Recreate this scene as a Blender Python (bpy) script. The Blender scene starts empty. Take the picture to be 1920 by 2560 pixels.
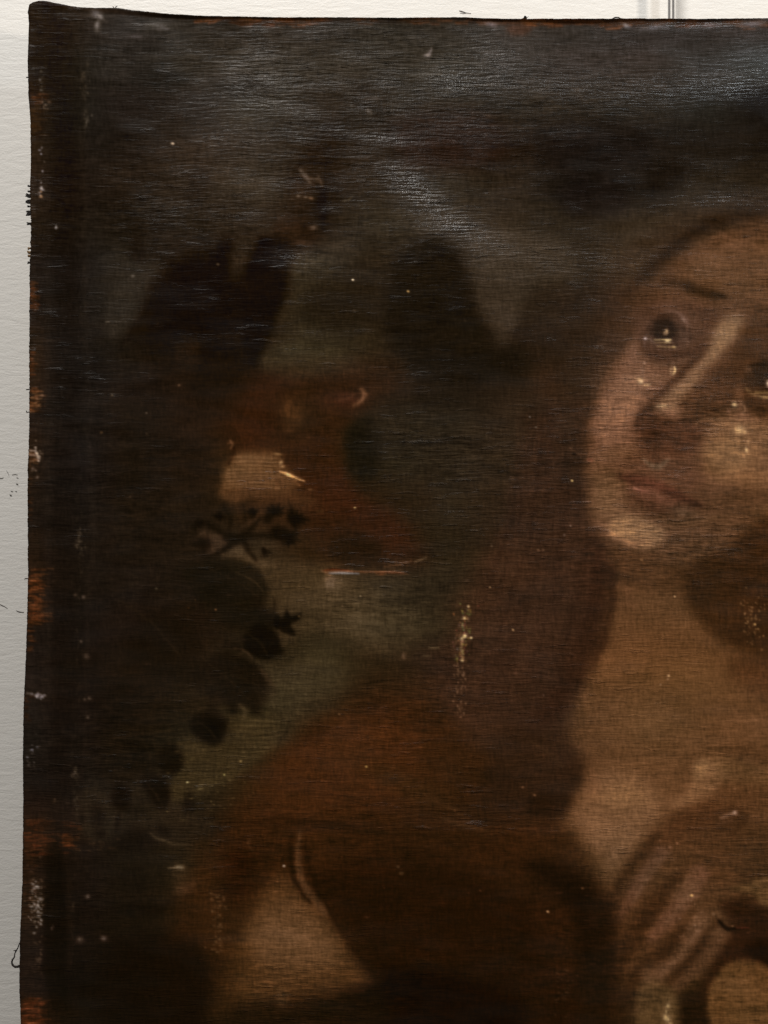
import bpy, math, random
import numpy as np
from mathutils import Vector

# ---------------------------------------------------------------- camera
U = 0.0004                                   # one photograph pixel on the canvas, metres
DIST = 0.90                                  # lens to canvas
GAP = 0.048                                  # canvas face to wall
sc = bpy.context.scene
cam_data = bpy.data.cameras.new('camera'); cam = bpy.data.objects.new('camera', cam_data)
sc.collection.objects.link(cam); sc.camera = cam
cam.location = (0, -DIST, 0); cam.rotation_euler = (math.pi/2, 0, 0)
cam_data.sensor_fit = 'VERTICAL'; cam_data.sensor_height = 24
cam_data.lens = 24*DIST/(2560*U)
cam_data.clip_start = 0.01; cam_data.clip_end = 100

# ---------------------------------------------------------------- room light
world = bpy.data.worlds.new('World'); sc.world = world; world.use_nodes = True
world.node_tree.nodes['Background'].inputs[0].default_value = (1.0, 0.93, 0.85, 1)
world.node_tree.nodes['Background'].inputs[1].default_value = 0.10

def area(name, loc, target, w, h, power, col):
    d = bpy.data.lights.new(name, 'AREA'); d.shape = 'RECTANGLE'; d.size = w; d.size_y = h
    d.energy = power; d.color = col
    o = bpy.data.objects.new(name, d); sc.collection.objects.link(o); o.location = loc
    o.rotation_euler = (Vector(target)-Vector(loc)).to_track_quat('-Z', 'Y').to_euler()
    return o
area('warm_lamp', (1.95, -1.15, .62), (0, 0, 0), .16, .16, 24, (1.0, .90, .79))
area('cool_lamp', (.72, -.62, 1.55), (0, 0, .1), .10, .10, 6.0, (.87, .94, 1.0))
area('upper_fill', (-.7, -1.35, 2.7), (-.1, 0, 0), .7, .5, 100, (1.0, .97, .93))  # broad soft fill added high on the left to light the wall strip

sc.view_settings.view_transform = 'Standard'; sc.view_settings.look = 'None'
sc.view_settings.exposure = 0; sc.view_settings.gamma = 1
sc.cycles.use_denoising = False

# ---------------------------------------------------------------- pigment
# The picture painted on the canvas, in canvas units of 0.4 mm ("px").
PS = 0.5                      # raster cells per px
PW, PH = 2600, 3200           # px covered
RW, RH = int(PW * PS), int(PH * PS)
rng = np.random.default_rng(11)

def noise2(sx, sy, seed, w=RW, h=RH):
    """smooth unit-variance noise with correlation lengths sx, sy (px)"""
    r = np.random.default_rng(seed).standard_normal((h, w)).astype(np.float32)
    fx = np.fft.rfftfreq(w)[None, :]; fy = np.fft.fftfreq(h)[:, None]
    g = np.exp(-2 * (np.pi ** 2) * ((fx * sx * PS) ** 2 + (fy * sy * PS) ** 2))
    o = np.fft.irfft2(np.fft.rfft2(r) * g, s=(h, w))
    return (o / (o.std() + 1e-9)).astype(np.float32)

def catmull(pts, n=8, closed=True):
    p = np.array(pts, float); m = len(p); out = []
    rngi = range(m) if closed else range(m - 1)
    for i in rngi:
        if closed: a, b, c, d = p[i-1], p[i], p[(i+1) % m], p[(i+2) % m]
        else: a, b, c, d = p[max(i-1, 0)], p[i], p[i+1], p[min(i+2, m-1)]
        for k in range(n):
            t = k / n
            out.append(0.5 * ((2*b) + (c-a)*t + (2*a-5*b+4*c-d)*t*t + (3*b-a-3*c+d)*t**3))
    if not closed: out.append(p[-1])
    return np.array(out)

class Canvas:
    def __init__(s):
        s.a = np.zeros((RH, RW, 3), np.float32)       # colour as it looks, 0..255
        s.h = np.zeros((RH, RW), np.float32)          # relief of thick paint, mm
        s.g = np.zeros((RH, RW), np.float32)          # extra gloss
    def grid(s, cols, rows, table):
        t = np.array(table, np.float32)
        xs = (np.arange(RW) + .5) / PS; ys = (np.arange(RH) + .5) / PS
        def wts(v, k):
            k = np.array(k, float); i = np.clip(np.searchsorted(k, v) - 1, 0, len(k) - 2)
            f = np.clip((v - k[i]) / (k[i+1] - k[i]), 0, 1); f = f*f*(3-2*f)
            return i, f.astype(np.float32)
        i, f = wts(xs, cols); j, g = wts(ys, rows)
        f = f[None, :, None]; g = g[:, None, None]
        A = t[j][:, i]; B = t[j][:, i+1]; C = t[j+1][:, i]; D = t[j+1][:, i+1]
        s.a[:] = (A*(1-f)+B*f)*(1-g) + (C*(1-f)+D*f)*g
    def box(s, x0, y0, x1, y1):
        X0 = max(int(x0*PS), 0); Y0 = max(int(y0*PS), 0); X1 = min(int(x1*PS)+2, RW); Y1 = min(int(y1*PS)+2, RH)
        xx = (np.arange(X0, X1)+.5)/PS; yy = (np.arange(Y0, Y1)+.5)/PS
        return (slice(Y0, Y1), slice(X0, X1)), xx[None, :].astype(np.float32), yy[:, None].astype(np.float32)
    def mix(s, sl, m, col, h=0, g=0):
        m3 = m[..., None]
        s.a[sl] = s.a[sl]*(1-m3) + np.array(col, np.float32)*m3
        if h: s.h[sl] += m*h
        if g: s.g[sl] += m*g
    def poly(s, pts, col, blur=10, alpha=1., h=0, g=0, smooth=True):
        c = catmull(pts) if smooth else np.array(pts, float)
        b = blur*2.6+4
        sl, X, Y = s.box(c[:, 0].min()-b, c[:, 1].min()-b, c[:, 0].max()+b, c[:, 1].max()+b)
        m = np.zeros((Y.shape[0], X.shape[1]), bool)
        for k in range(len(c)):
            (xa, ya), (xb, yb) = c[k-1], c[k]
            if ya == yb: continue
            ins = ((Y > ya) != (Y > yb))
            m ^= ins & (X < (xb-xa)*(Y-ya)/(yb-ya)+xa)
        m = m.astype(np.float32)
        r = max(blur*PS/1.6, .35)
        for ax in (0, 1):                              # three box blurs = gaussian
            for _ in range(3):
                k = max(int(round(r)), 1)
                if k < 1 or (r < .6): continue
                pad = [(0, 0), (0, 0)]; pad[ax] = (k+1, k)
                cs = np.cumsum(np.pad(m, pad, mode='edge'), axis=ax)
                n = m.shape[ax]
                hi = np.take(cs, np.arange(2*k+1, 2*k+1+n), axis=ax); lo = np.take(cs, np.arange(0, n), axis=ax)
                m = ((hi-lo)/(2*k+1)).astype(np.float32)
        s.mix(sl, m*alpha, col, h, g)
    def line(s, pts, w, col, blur=4, alpha=1., h=0, g=0):
        c = catmull(pts, 6, False) if len(pts) > 2 else np.array(pts, float)
        W = np.interp(np.linspace(0, 1, len(c)), np.linspace(0, 1, len(w)) if hasattr(w, '__len__') else [0, 1], w if hasattr(w, '__len__') else [w, w])
        b = max(W)+blur*3
        sl, X, Y = s.box(c[:, 0].min()-b, c[:, 1].min()-b, c[:, 0].max()+b, c[:, 1].max()+b)
        best = np.full((Y.shape[0], X.shape[1]), -1e9, np.float32)
        for k in range(len(c)-1):
            p, q = c[k], c[k+1]; d = q-p; L = (d**2).sum()+1e-9
            t = np.clip(((X-p[0])*d[0]+(Y-p[1])*d[1])/L, 0, 1)
            dist = np.hypot(X-(p[0]+t*d[0]), Y-(p[1]+t*d[1]))
            best = np.maximum(best, W[k]*(1-t)+W[k+1]*t-dist)
        m = 1/(1+np.exp(-np.clip(best/max(blur, .8)*2.2, -30, 30)))
        s.mix(sl, m.astype(np.float32)*alpha, col, h, g)
    def blob(s, x, y, rx, ry, col, alpha=1., ang=0, p=2., h=0, g=0):
        R = max(rx, ry)*2.4+3
        sl, X, Y = s.box(x-R, y-R, x+R, y+R)
        ca, sa = math.cos(math.radians(ang)), math.sin(math.radians(ang))
        u = ((X-x)*ca+(Y-y)*sa)/rx; v = (-(X-x)*sa+(Y-y)*ca)/ry
        m = np.exp(-(u*u+v*v)**(p/2))
        s.mix(sl, (m*alpha).astype(np.float32), col, h, g)
    def warp(s, ax, ay, sx, sy, seed):
        """let every painted edge wander as a brush does"""
        dx = noise2(sx, sy, seed)*ax*PS; dy = noise2(sx, sy, seed+1)*ay*PS
        jj, ii = np.mgrid[0:RH, 0:RW]
        x = np.clip(ii+dx, 0, RW-1.01); y = np.clip(jj+dy, 0, RH-1.01)
        for n in ('a', 'h', 'g'):
            v = getattr(s, n)
            setattr(s, n, sample(v, x, y))

def sample(v, x, y):
    """bilinear lookup at raster coordinates"""
    x = np.clip(x, 0, v.shape[1]-1.001); y = np.clip(y, 0, v.shape[0]-1.001)
    i = x.astype(np.int32); j = y.astype(np.int32); f = (x-i).astype(np.float32); g = (y-j).astype(np.float32)
    if v.ndim == 3: f = f[..., None]; g = g[..., None]
    return (v[j, i]*(1-f)+v[j, i+1]*f)*(1-g)+(v[j+1, i]*(1-f)+v[j+1, i+1]*f)*g

def paint():
    P = Canvas()
    C = [80, 160, 320, 480, 640, 800, 960, 1120, 1280, 1440, 1600, 1760, 1920, 2600]
    R = [60, 160, 260, 360, 460, 560, 660, 760, 860, 960, 1060, 1160, 1260, 1360, 1460, 1560, 1660, 1760, 1860, 1960, 2060, 2160, 2260, 2360, 2460, 2560, 3200]
    T = [
     [(38,33,29),(38,34,31),(44,40,37),(46,42,37),(45,41,36),(48,45,41),(50,48,43),(49,47,43),(52,48,44),(50,47,44),(52,48,46),(54,50,48),(56,52,50),(50,46,44)],
     [(35,31,28),(34,33,31),(42,39,36),(48,44,38),(56,52,45),(51,48,42),(50,47,41),(53,50,43),(55,52,48),(54,50,47),(54,50,47),(52,52,51),(54,58,58),(50,50,50)],
     [(40,31,24),(32,31,29),(36,31,28),(41,36,32),(50,46,38),(46,41,35),(43,38,31),(45,41,34),(43,39,33),(42,37,30),(42,39,34),(38,38,36),(28,26,25),(30,28,26)],
     [(42,35,29),(30,27,25),(33,28,24),(46,40,34),(47,42,36),(38,32,25),(43,36,28),(38,30,24),(35,28,22),(33,28,25),(32,28,25),(34,30,26),(31,27,23),(30,26,22)],
     [(42,36,32),(29,26,25),(38,32,26),(46,40,33),(52,47,39),(38,31,24),(42,36,27),(48,43,35),(44,38,31),(31,27,24),(34,29,24),(42,36,28),(44,37,28),(36,30,24)],
     [(38,34,30),(31,29,27),(34,29,23),(38,32,25),(45,38,30),(42,35,27),(46,41,32),(52,46,37),(46,40,32),(44,38,29),(52,44,34),(56,46,34),(50,38,28),(44,34,24)],
     [(36,31,29),(29,27,28),(42,38,32),(30,22,15),(28,19,12),(56,50,40),(40,33,24),(40,33,25),(50,44,35),(45,38,28),(60,49,35),(84,60,40),(96,68,42),(80,56,34)],
     [(34,29,27),(29,27,27),(38,34,28),(30,20,13),(32,22,14),(44,38,27),(37,30,21),(34,28,20),(42,36,28),(44,35,26),(72,52,37),(92,66,42),(104,74,44),(84,60,36)],
     [(42,33,25),(29,27,27),(33,28,21),(38,27,19),(37,27,18),(50,43,30),(46,37,24),(34,27,19),(37,29,21),(48,37,27),(80,58,42),(92,64,42),(96,66,40),(80,56,34)],
     [(44,33,25),(28,26,26),(32,25,19),(38,27,19),(40,25,15),(52,33,19),(50,35,23),(42,34,26),(48,37,27),(52,39,28),(104,74,50),(92,64,40),(72,48,28),(64,44,26)],
     [(35,29,25),(28,26,26),(31,24,17),(38,27,19),(52,28,14),(52,30,15),(42,32,20),(45,38,28),(51,41,30),(56,42,30),(96,68,44),(86,58,36),(110,80,50),(84,60,36)],
     [(42,34,27),(28,26,27),(30,23,16),(35,25,17),(56,36,18),(58,32,15),(38,31,19),(46,38,27),(50,40,28),(60,43,30),(92,64,42),(92,64,40),(116,82,48),(84,60,36)],
     [(32,28,25),(27,25,24),(30,23,16),(34,26,18),(50,33,18),(56,30,15),(50,28,14),(46,38,26),(50,38,26),(60,42,29),(90,64,40),(88,62,36),(92,66,38),(70,48,28)],
     [(36,28,22),(27,23,19),(31,24,17),(34,26,18),(48,40,28),(50,32,17),(52,29,15),(45,36,23),(50,37,25),(60,42,29),(88,62,38),(78,54,30),(62,40,22),(50,32,18)],
     [(44,31,23),(27,24,20),(31,25,19),(33,24,16),(38,30,19),(60,49,31),(54,46,32),(46,39,27),(52,39,27),(57,40,28),(64,45,28),(62,42,24),(56,35,20),(46,30,16)],
     [(34,29,26),(25,22,20),(32,24,18),(33,22,14),(34,26,16),(50,42,27),(56,48,32),(50,41,27),(58,42,30),(54,38,27),(80,56,32),(72,50,28),(56,35,20),(46,30,16)],
     [(33,29,28),(26,22,18),(30,21,14),(35,26,17),(40,32,20),(52,46,29),(44,32,19),(54,38,27),(60,42,30),(56,40,29),(88,60,33),(86,59,32),(76,52,28),(60,40,22)],
     [(33,30,29),(25,21,18),(29,20,13),(34,25,15),(54,46,27),(46,34,20),(54,32,17),(56,34,19),(52,35,23),(56,40,30),(92,62,34),(92,62,34),(86,58,32),(64,44,24)],
     [(31,29,28),(26,22,18),(30,21,13),(40,33,20),(50,38,21),(54,32,16),(66,40,21),(62,38,20),(52,33,19),(60,42,29),(94,64,36),(92,63,35),(90,62,35),(68,46,26)],
     [(30,26,24),(27,23,20),(38,32,23),(36,30,19),(50,34,18),(58,35,18),(56,34,18),(56,35,18),(52,32,17),(54,35,22),(104,76,44),(90,62,36),(88,60,36),(68,46,26)],
     [(42,29,22),(40,29,22),(31,25,17),(36,27,17),(48,28,14),(54,32,15),(50,29,14),(48,29,14),(50,31,16),(56,38,22),(96,68,38),(78,52,30),(70,46,26),(60,40,22)],
     [(36,25,19),(30,22,17),(30,23,15),(36,27,16),(46,26,12),(48,28,13),(42,22,10),(42,23,11),(46,27,14),(60,42,24),(80,56,32),(80,54,31),(78,54,31),(60,40,22)],
     [(40,32,25),(26,20,16),(28,21,14),(42,30,17),(56,37,19),(46,27,13),(36,18,8),(36,19,9),(38,21,11),(32,17,9),(72,48,29),(80,55,33),(60,38,22),(50,32,18)],
     [(33,28,25),(24,17,13),(28,20,12),(38,24,13),(64,45,24),(46,30,15),(30,14,6),(32,17,8),(34,18,9),(30,14,7),(58,37,21),(62,40,23),(48,28,15),(40,24,14)],
     [(33,26,22),(22,15,11),(25,17,10),(32,20,11),(68,48,26),(46,31,16),(26,11,5),(28,13,6),(28,13,6),(28,14,7),(52,34,20),(56,38,20),(40,22,12),(34,20,12)],
     [(46,28,19),(28,19,13),(24,16,9),(26,15,8),(48,33,18),(30,17,8),(24,10,4),(23,9,4),(24,10,5),(24,11,5),(50,35,20),(40,26,14),(60,42,22),(44,30,16)],
     [(40,26,18),(26,17,12),(24,16,9),(26,15,8),(34,22,12),(28,16,8),(24,10,4),(23,9,4),(24,10,5),(24,11,5),(40,28,16),(36,22,12),(50,34,18),(44,30,16)],
    ]
    P.grid(C, R, T)

    # ---- landscape behind, upper left
    P.poly([(390,730),(430,690),(500,680),(560,700),(600,710),(660,690),(725,700),(720,730),(690,800),(650,905),(600,950),(520,980),(430,940),(350,880),(330,830),(365,760)], (29,19,12), 22, .75)
    P.poly([(650,600),(735,598),(722,700),(700,770),(655,900),(625,910),(600,820),(612,720),(630,650)], (25,15,8), 11, .75)
    P.poly([(645,600),(678,594),(672,650),(640,690),(615,690)], (24,15,9), 7, .7)
    P.poly([(548,600),(572,592),(580,630),(560,690),(500,720),(430,700),(440,660),(520,650)], (25,16,10), 10, .75)
    P.poly([(590,600),(640,596),(625,640),(600,690),(578,690)], (46,39,30), 9, .8)
    P.poly([(400,700),(520,690),(620,720),(600,830),(520,900),(420,880),(370,820)], (24,15,9), 26, .6)
    P.poly([(440,860),(500,850),(500,900),(460,930)], (44,30,20), 14, .5)
    P.line([(300,870),(350,800),(400,720),(430,650)],[4,7,7,5],(24,17,12),8,.5)
    P.poly([(262,780),(300,690),(360,640),(395,660),(360,730),(310,820),(270,850)], (48,44,38), 14, .6)
    P.poly([(320,600),(345,590),(365,640),(350,660),(325,640)], (26,20,16), 8, .5)
    P.line([(505,980),(520,900),(560,840)],[10,14,8],(26,17,11),14,.45)
    P.poly([(735,640),(820,650),(860,740),(800,820),(740,900),(655,920),(690,800),(720,720)], (60,54,38), 14, .35)
    P.poly([(655,925),(675,870),(740,860),(830,870),(900,900),(850,935),(740,945)], (62,55,36), 12, .45)
    P.poly([(860,900),(960,880),(1050,890),(1080,920),(950,935),(850,930)], (54,44,30), 12, .5)
    P.poly([(960,760),(1100,740),(1230,820),(1330,890),(1330,960),(1240,1010),(1120,1030),(1030,1010),(960,900)], (34,28,20), 30, .6)
    P.poly([(760,740),(850,715),(920,750),(900,815),(800,825),(750,790)], (33,27,18), 20, .6)
    P.poly([(990,640),(1060,600),(1130,610),(1170,690),(1200,790),(1250,840),(1318,880),(1325,950),(1240,945),(1150,960),(1060,940),(1000,880),(960,780)], (29,24,17), 16, .85)
    P.poly([(780,690),(860,670),(940,700),(910,790),(820,810),(770,760)], (36,29,20), 22, .55)
    P.poly([(1175,600),(1260,560),(1420,600),(1440,700),(1330,720),(1270,860),(1225,820),(1185,720)], (64,57,47), 18, .6)
    P.poly([(1310,900),(1400,860),(1450,960),(1400,1090),(1330,1100),(1300,1000)], (38,30,21), 24, .5)
    P.blob(1370, 960, 45, 50, (66,42,27), .35)
    P.poly([(760,395),(830,300),(840,420),(822,560),(800,600),(760,590),(735,560),(730,480)], (33,25,18), 15, .75)
    P.poly([(690,600),(700,520),(735,420),(780,330),(850,260),(880,300),(850,400),(830,500),(820,600),(760,640)], (34,27,20), 24, .45)
    P.poly([(690,560),(760,540),(790,600),(730,620)], (50,30,18), 14, .4)
    P.poly([(800,450),(822,470),(818,560),(798,560)], (26,18,12), 6, .7)
    P.blob(760, 470, 28, 50, (58,45,33), .5, 20)
    P.line([(752,424),(760,436),(775,455)], [3,6,2], (92,82,70), 4, .8, h=.1)
    P.line([(775,445),(800,450),(808,462)], [2,4,2], (88,76,62), 4, .6, h=.1)
    P.blob(745, 488, 6, 3, (104,92,74), .8); P.blob(778, 492, 8, 3, (120,94,66), .8); P.blob(764,490,5,2,(104,92,74),.8)
    P.blob(782, 567, 8, 5, (104,88,70), .7)
    P.line([(860,500),(872,498),(883,488)], [1.5,2,1], (84,74,50), 2, .6)
    P.poly([(900,200),(960,250),(1000,330),(1020,400),(980,400),(940,330),(900,270)], (38,32,26), 18, .55)
    P.poly([(990,290),(1180,270),(1260,320),(1240,400),(1120,420),(1010,400)], (42,30,25), 24, .6)
    P.poly([(330,560),(400,530),(440,570),(410,640),(340,650)], (30,24,18), 18, .5)
    P.poly([(465,430),(520,430),(520,470),(500,520),(470,500)], (33,28,24), 14, .5)
    P.poly([(500,190),(560,180),(640,190),(700,230),(640,240),(560,230)], (38,34,32), 12, .35)
    P.poly([(330,170),(450,175),(490,205),(400,215),(330,200)], (24,22,20), 12, .4)
    P.poly([(1350,340),(1500,300),(1620,330),(1600,420),(1420,440)], (30,26,25), 30, .5)
    P.poly([(1410,460),(1560,450),(1560,530),(1430,540)], (26,22,22), 22, .6)
    P.poly([(1620,430),(1740,400),(1700,470),(1620,500)], (26,22,20), 20, .4)
    P.poly([(1830,230),(1920,215),(2100,230),(2100,300),(1920,290)], (22,20,20), 16, .6)

    # ---- ruddy cloak of the small figure
    red = (55,29,16)
    P.poly([(615,955),(700,930),(800,938),(870,905),(990,900),(1010,950),(960,985),(890,1030),(845,1080),(830,1130),(860,1200),(930,1240),(990,1300),(1060,1380),(1060,1410),(960,1412),(840,1400),(770,1330),(690,1260),(640,1180),(600,1080)], red, 28, .42)
    P.poly([(620,970),(690,950),(720,1000),(690,1080),(640,1130),(590,1150),(595,1050)], (60,31,17), 24, .45)
    P.poly([(850,1160),(900,1230),(1000,1310),(1050,1390),(960,1350),(860,1290),(800,1240)], (60,30,17), 22, .45)
    P.blob(740, 1040, 60, 60, (44,31,18), .6)
    P.poly([(820,1350),(900,1330),(960,1380),(940,1410),(850,1408)], (38,24,13), 14, .6)
    P.blob(870,1000,45,22,(66,34,21),.7)
    P.line([(885,1013),(905,1000),(912,985),(905,972)], [2,5,6,3], (124,84,52), 5, .85, h=.15)
    P.line([(850,1000),(870,995),(885,985)], [2,3,2], (96,62,40), 5, .5, h=.1)
    P.line([(725,1000),(715,1030),(745,1045)], [3,5,3], (100,62,32), 7, .5)
    P.blob(728, 1035, 26, 40, (92,56,27), .4); P.blob(722,1075,12,8,(80,50,28),.7)
    P.poly([(875,1060),(920,1040),(950,1070),(950,1130),(945,1180),(920,1200),(880,1190),(862,1160),(868,1100)], (29,24,15), 12, .9)
    P.poly([(940,1030),(1050,1000),(1070,1100),(1040,1240),(980,1230),(950,1150)], (48,41,30), 22, .5)
    P.poly([(880,1200),(1000,1200),(1080,1290),(1080,1360),(1010,1290),(920,1250)], (42,34,22), 18, .5)
    # pale patch (a sleeve or rock) with its broken highlights
    P.poly([(572,1160),(600,1135),(660,1130),(700,1140),(705,1165),(730,1180),(745,1205),(720,1235),(650,1245),(600,1250),(556,1245),(552,1210)], (96,68,39), 11, .85)
    P.poly([(560,1210),(700,1200),(760,1225),(790,1265),(690,1280),(600,1262),(556,1250)], (70,47,28), 16, .7)
    P.poly([(600,1250),(700,1240),(770,1290),(700,1330),(620,1320),(590,1290)], (58,38,23), 12, .6)
    P.poly([(560,1170),(595,1140),(640,1140),(620,1180),(570,1200)], (108,80,48), 12, .45)
    for k in range(9):
        y = 1146+k*9.2
        P.line([(578-k*2,y),(630,y-2),(690+rng.uniform(-10,10),y+2)], 1.6, (130,98,58), 2.5, .65, h=.12)
        P.line([(578-k*2,y+4.6),(640,y+3),(690,y+6)], 1.3, (70,46,25), 2.5, .6)
    P.blob(692,1137,10,3,(134,100,56),.9,8,h=.15); P.blob(704,1158,5,5,(190,150,92),.9,h=.2); P.blob(709,1168,7,3,(180,140,84),.8,h=.2)
    P.line([(702,1182),(716,1187),(730,1194),(742,1200),(762,1206)], [1.5,4.5,4.5,3,.8], (196,148,86), 2, 1., h=.35)
    P.blob(722,1190,6,3.5,(236,204,140),.9,28); P.line([(735,1207),(750,1215)],2,(110,76,44),3,.6)
    P.blob(776,1223,6,2,(104,76,46),.8); P.line([(790,1278),(806,1277)],1.5,(84,60,34),2,.8)
    P.line([(574,1100),(580,1112),(577,1120)], 2.2, (106,76,48), 2.5, .8); P.line([(568,1108),(580,1106)],1.4,(96,66,42),2,.7)
    P.line([(583,1120),(582,1140),(570,1160)], 4, (34,14,6), 5, .6)

    # ---- thistle-like leaves and branch, left middle
    lf = (26,17,10)
    P.poly([(535,1335),(570,1340),(562,1370),(525,1385),(490,1350),(505,1325)], (66,52,38), 8, .8)
    P.poly([(550,1393),(580,1370),(610,1366),(630,1388),(660,1400),(700,1412),(640,1415),(590,1402)], (74,62,44), 7, .85)
    P.poly([(560,1400),(700,1395),(800,1440),(900,1500),(1000,1520),(1050,1600),(950,1640),(860,1600),(760,1560),(720,1620),(650,1580),(670,1500)], (70,57,37), 24, .6)
    P.line([(563,1345),(590,1350),(620,1330),(650,1300)],[9,10,7,4],lf,6,.85)
    P.line([(520,1310),(555,1332),(590,1345)],[4,7,9],lf,6,.8)
    P.line([(590,1350),(560,1375),(520,1392)],[9,7,4],lf,6,.8)
    P.line([(600,1345),(660,1340),(715,1345)],[8,6,9],lf,6,.8)
    P.line([(610,1355),(625,1380),(640,1400)],[8,6,3],lf,5,.8)
    P.line([(560,1260),(575,1300),(570,1330)],[6,8,6],lf,7,.6)
    P.line([(640,1250),(606,1262),(612,1300),(600,1340)],[2,5,7,8],lf,7,.55)
    for (x,y,rx,ry,a) in [(685,1278,22,16,20),(672,1298,14,14,0),(730,1290,12,24,-10),(745,1298,22,12,0),(735,1312,8,16,-20),(710,1340,26,20,20),(690,1330,18,14,0),(725,1352,12,10,0),(630,1285,12,14,0),(548,1290,12,10,0),(512,1360,16,20,0),(500,1305,14,8,0)]:
        P.blob(x,y,rx,ry,(24,14,8),.85,a,p=3)
    for (x,y,a0,n,L) in [(687,1282,-90,6,24),(740,1298,-20,6,26),(722,1345,20,5,26),(632,1284,-110,4,18),(548,1292,-120,4,18),(505,1355,160,4,22),(500,1306,190,4,18),(660,1375,60,3,20)]:
        for q in range(n):
            a = math.radians(a0+(q-(n-1)/2)*38+rng.uniform(-10,10)); l = L*rng.uniform(.8,1.2)
            P.line([(x,y),(x+math.cos(a)*l*.6,y+math.sin(a)*l*.6),(x+math.cos(a)*l,y+math.sin(a)*l)],[4,3,.6],(22,14,9),3,.65)
            P.line([(x+math.cos(a+.5)*l*.3,y+math.sin(a+.5)*l*.3),(x+math.cos(a+.5)*l*.8,y+math.sin(a+.5)*l*.8)],[2.5,.5],(24,15,9),2.5,.55)
    P.line([(640,1300),(600,1320)],3,(60,46,32),4,.5); P.line([(500,1345),(470,1300)],6,(30,22,14),10,.5)
    # leafy branch under it
    P.poly([(770,1450),(850,1440),(930,1470),(960,1540),(930,1600),(860,1580),(800,1520)], (74,61,40), 22, .6)
    P.poly([(620,1640),(700,1660),(800,1640),(860,1680),(800,1740),(720,1790),(660,1760)], (62,54,36), 20, .6)
    P.poly([(470,1410),(540,1395),(600,1400),(645,1430),(668,1480),(650,1520),(690,1545),(700,1570),(640,1580),(560,1560),(500,1500),(460,1450)], (28,20,12), 10, .92)
    P.poly([(560,1400),(610,1402),(650,1435),(668,1490),(630,1480),(590,1440)], (36,28,17), 5, .6)
    P.line([(590,1432),(615,1444),(640,1460),(655,1478)],[.8,2,1.6,.5],(66,52,33),2.5,.6)
    P.line([(640,1500),(660,1530),(690,1560)],[6,8,5],(28,19,12),7,.7)
    blk = (20,12,7)
    P.poly([(612,1585),(640,1562),(672,1568),(694,1590),(698,1615),(712,1632),(688,1640),(665,1650),(632,1644),(608,1628),(600,1605)], blk, 7, .95)
    P.poly([(682,1552),(690,1536),(704,1545),(712,1520),(722,1540),(746,1534),(742,1552),(726,1560),(740,1584),(716,1580),(700,1572),(686,1570)], blk, 4, .92)
    P.line([(684,1500),(682,1540),(670,1570)],[3,5,6],(26,18,11),5,.7); P.line([(705,1575),(735,1588)],[5,2],blk,3,.8)
    P.line([(585,1620),(600,1624),(618,1634),(632,1648)],[1.6,2.4,3,1.6],(70,56,38),3,.75)
    P.line([(560,1612),(585,1614),(600,1626)],[5,8,4],(24,15,9),6,.7)
    P.poly([(560,1630),(600,1640),(640,1660),(668,1700),(690,1735),(660,1760),(640,1790),(610,1770),(580,1790),(556,1760),(530,1780),(500,1730),(480,1680)], (27,18,11), 9, .9)
    P.line([(652,1678),(668,1700),(684,1716)],[3,5,2],(64,50,34),5,.6); P.blob(680,1740,10,22,(72,60,40),.5,-20)
    P.poly([(345,1550),(440,1530),(500,1600),(490,1680),(400,1690),(330,1640)], (27,17,10), 28, .6)
    P.poly([(470,1720),(520,1700),(560,1740),(540,1800),(490,1790)], (42,33,22), 16, .5)
    P.poly([(478,1800),(500,1782),(530,1780),(556,1796),(566,1822),(556,1850),(536,1867),(512,1858),(486,1840)], (24,15,9), 5, .95)
    P.blob(528,1826,22,18,(15,9,5),.8)
    P.line([(520,1762),(540,1784),(566,1800)],[4,6,4],(30,21,13),6,.7); P.line([(600,1765),(612,1780),(606,1800)],[3,6,3],(78,66,44),5,.55)
    P.poly([(440,1860),(480,1848),(512,1864),(545,1870),(575,1830),(640,1800),(724,1795),(715,1850),(650,1900),(580,1950),(500,1985),(430,2010),(425,1960),(452,1920)], (58,48,29), 10, .8)
    for k in range(16): P.line([(572+rng.uniform(-8,20),1798+k*6.5),(640,1797+k*6.5),(700-k*3+rng.uniform(-10,10),1798+k*6.5)],[.6,1.5,.6],(84,74,46) if k%2 else (44,36,20),2,.5,h=.04)
    P.poly([(650,1740),(720,1700),(800,1690),(880,1700),(820,1780),(740,1850),(680,1880),(690,1810)], (58,51,34), 18, .5)
    P.line([(700,1790),(720,1815),(700,1850),(690,1880)],[2,3,4,2],(34,26,16),5,.5)
    P.poly([(396,1880),(420,1862),(448,1872),(456,1905),(440,1932),(410,1936),(392,1912)], (26,17,10), 8, .85)
    P.poly([(352,1945),(385,1940),(415,1952),(426,1985),(418,2018),(402,2024),(380,2002),(366,1975)], (22,13,8), 6, .9)
    P.poly([(285,1960),(308,1962),(326,1985),(322,2020),(300,2030),(282,2010)], (23,14,9), 7, .85)
    P.poly([(250,1900),(300,1880),(360,1890),(380,1930),(320,1950),(260,1950)], (30,21,13), 20, .6)
    P.poly([(195,1990),(240,1960),(290,2030),(360,2040),(440,2000),(480,2030),(540,2060),(500,2110),(420,2120),(330,2080),(250,2110),(200,2080)], (45,37,26), 16, .7)
    for (x,y,rx,ry,a) in [(240,2040,20,34,0),(290,2060,8,22,10),(250,2085,16,12,0),(472,2005,14,30,0),(350,2090,44,22,10),(200,2045,8,14,0),(330,2110,60,20,0),(410,2080,20,14,30)]:
        P.blob(x,y,rx,ry,(26,18,12),.75,a,p=3)
    P.line([(380,2085),(392,2095),(415,2103),(440,2112),(480,2112)],[1,2.6,2.4,2,.6],(78,66,46),3,.65)
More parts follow.
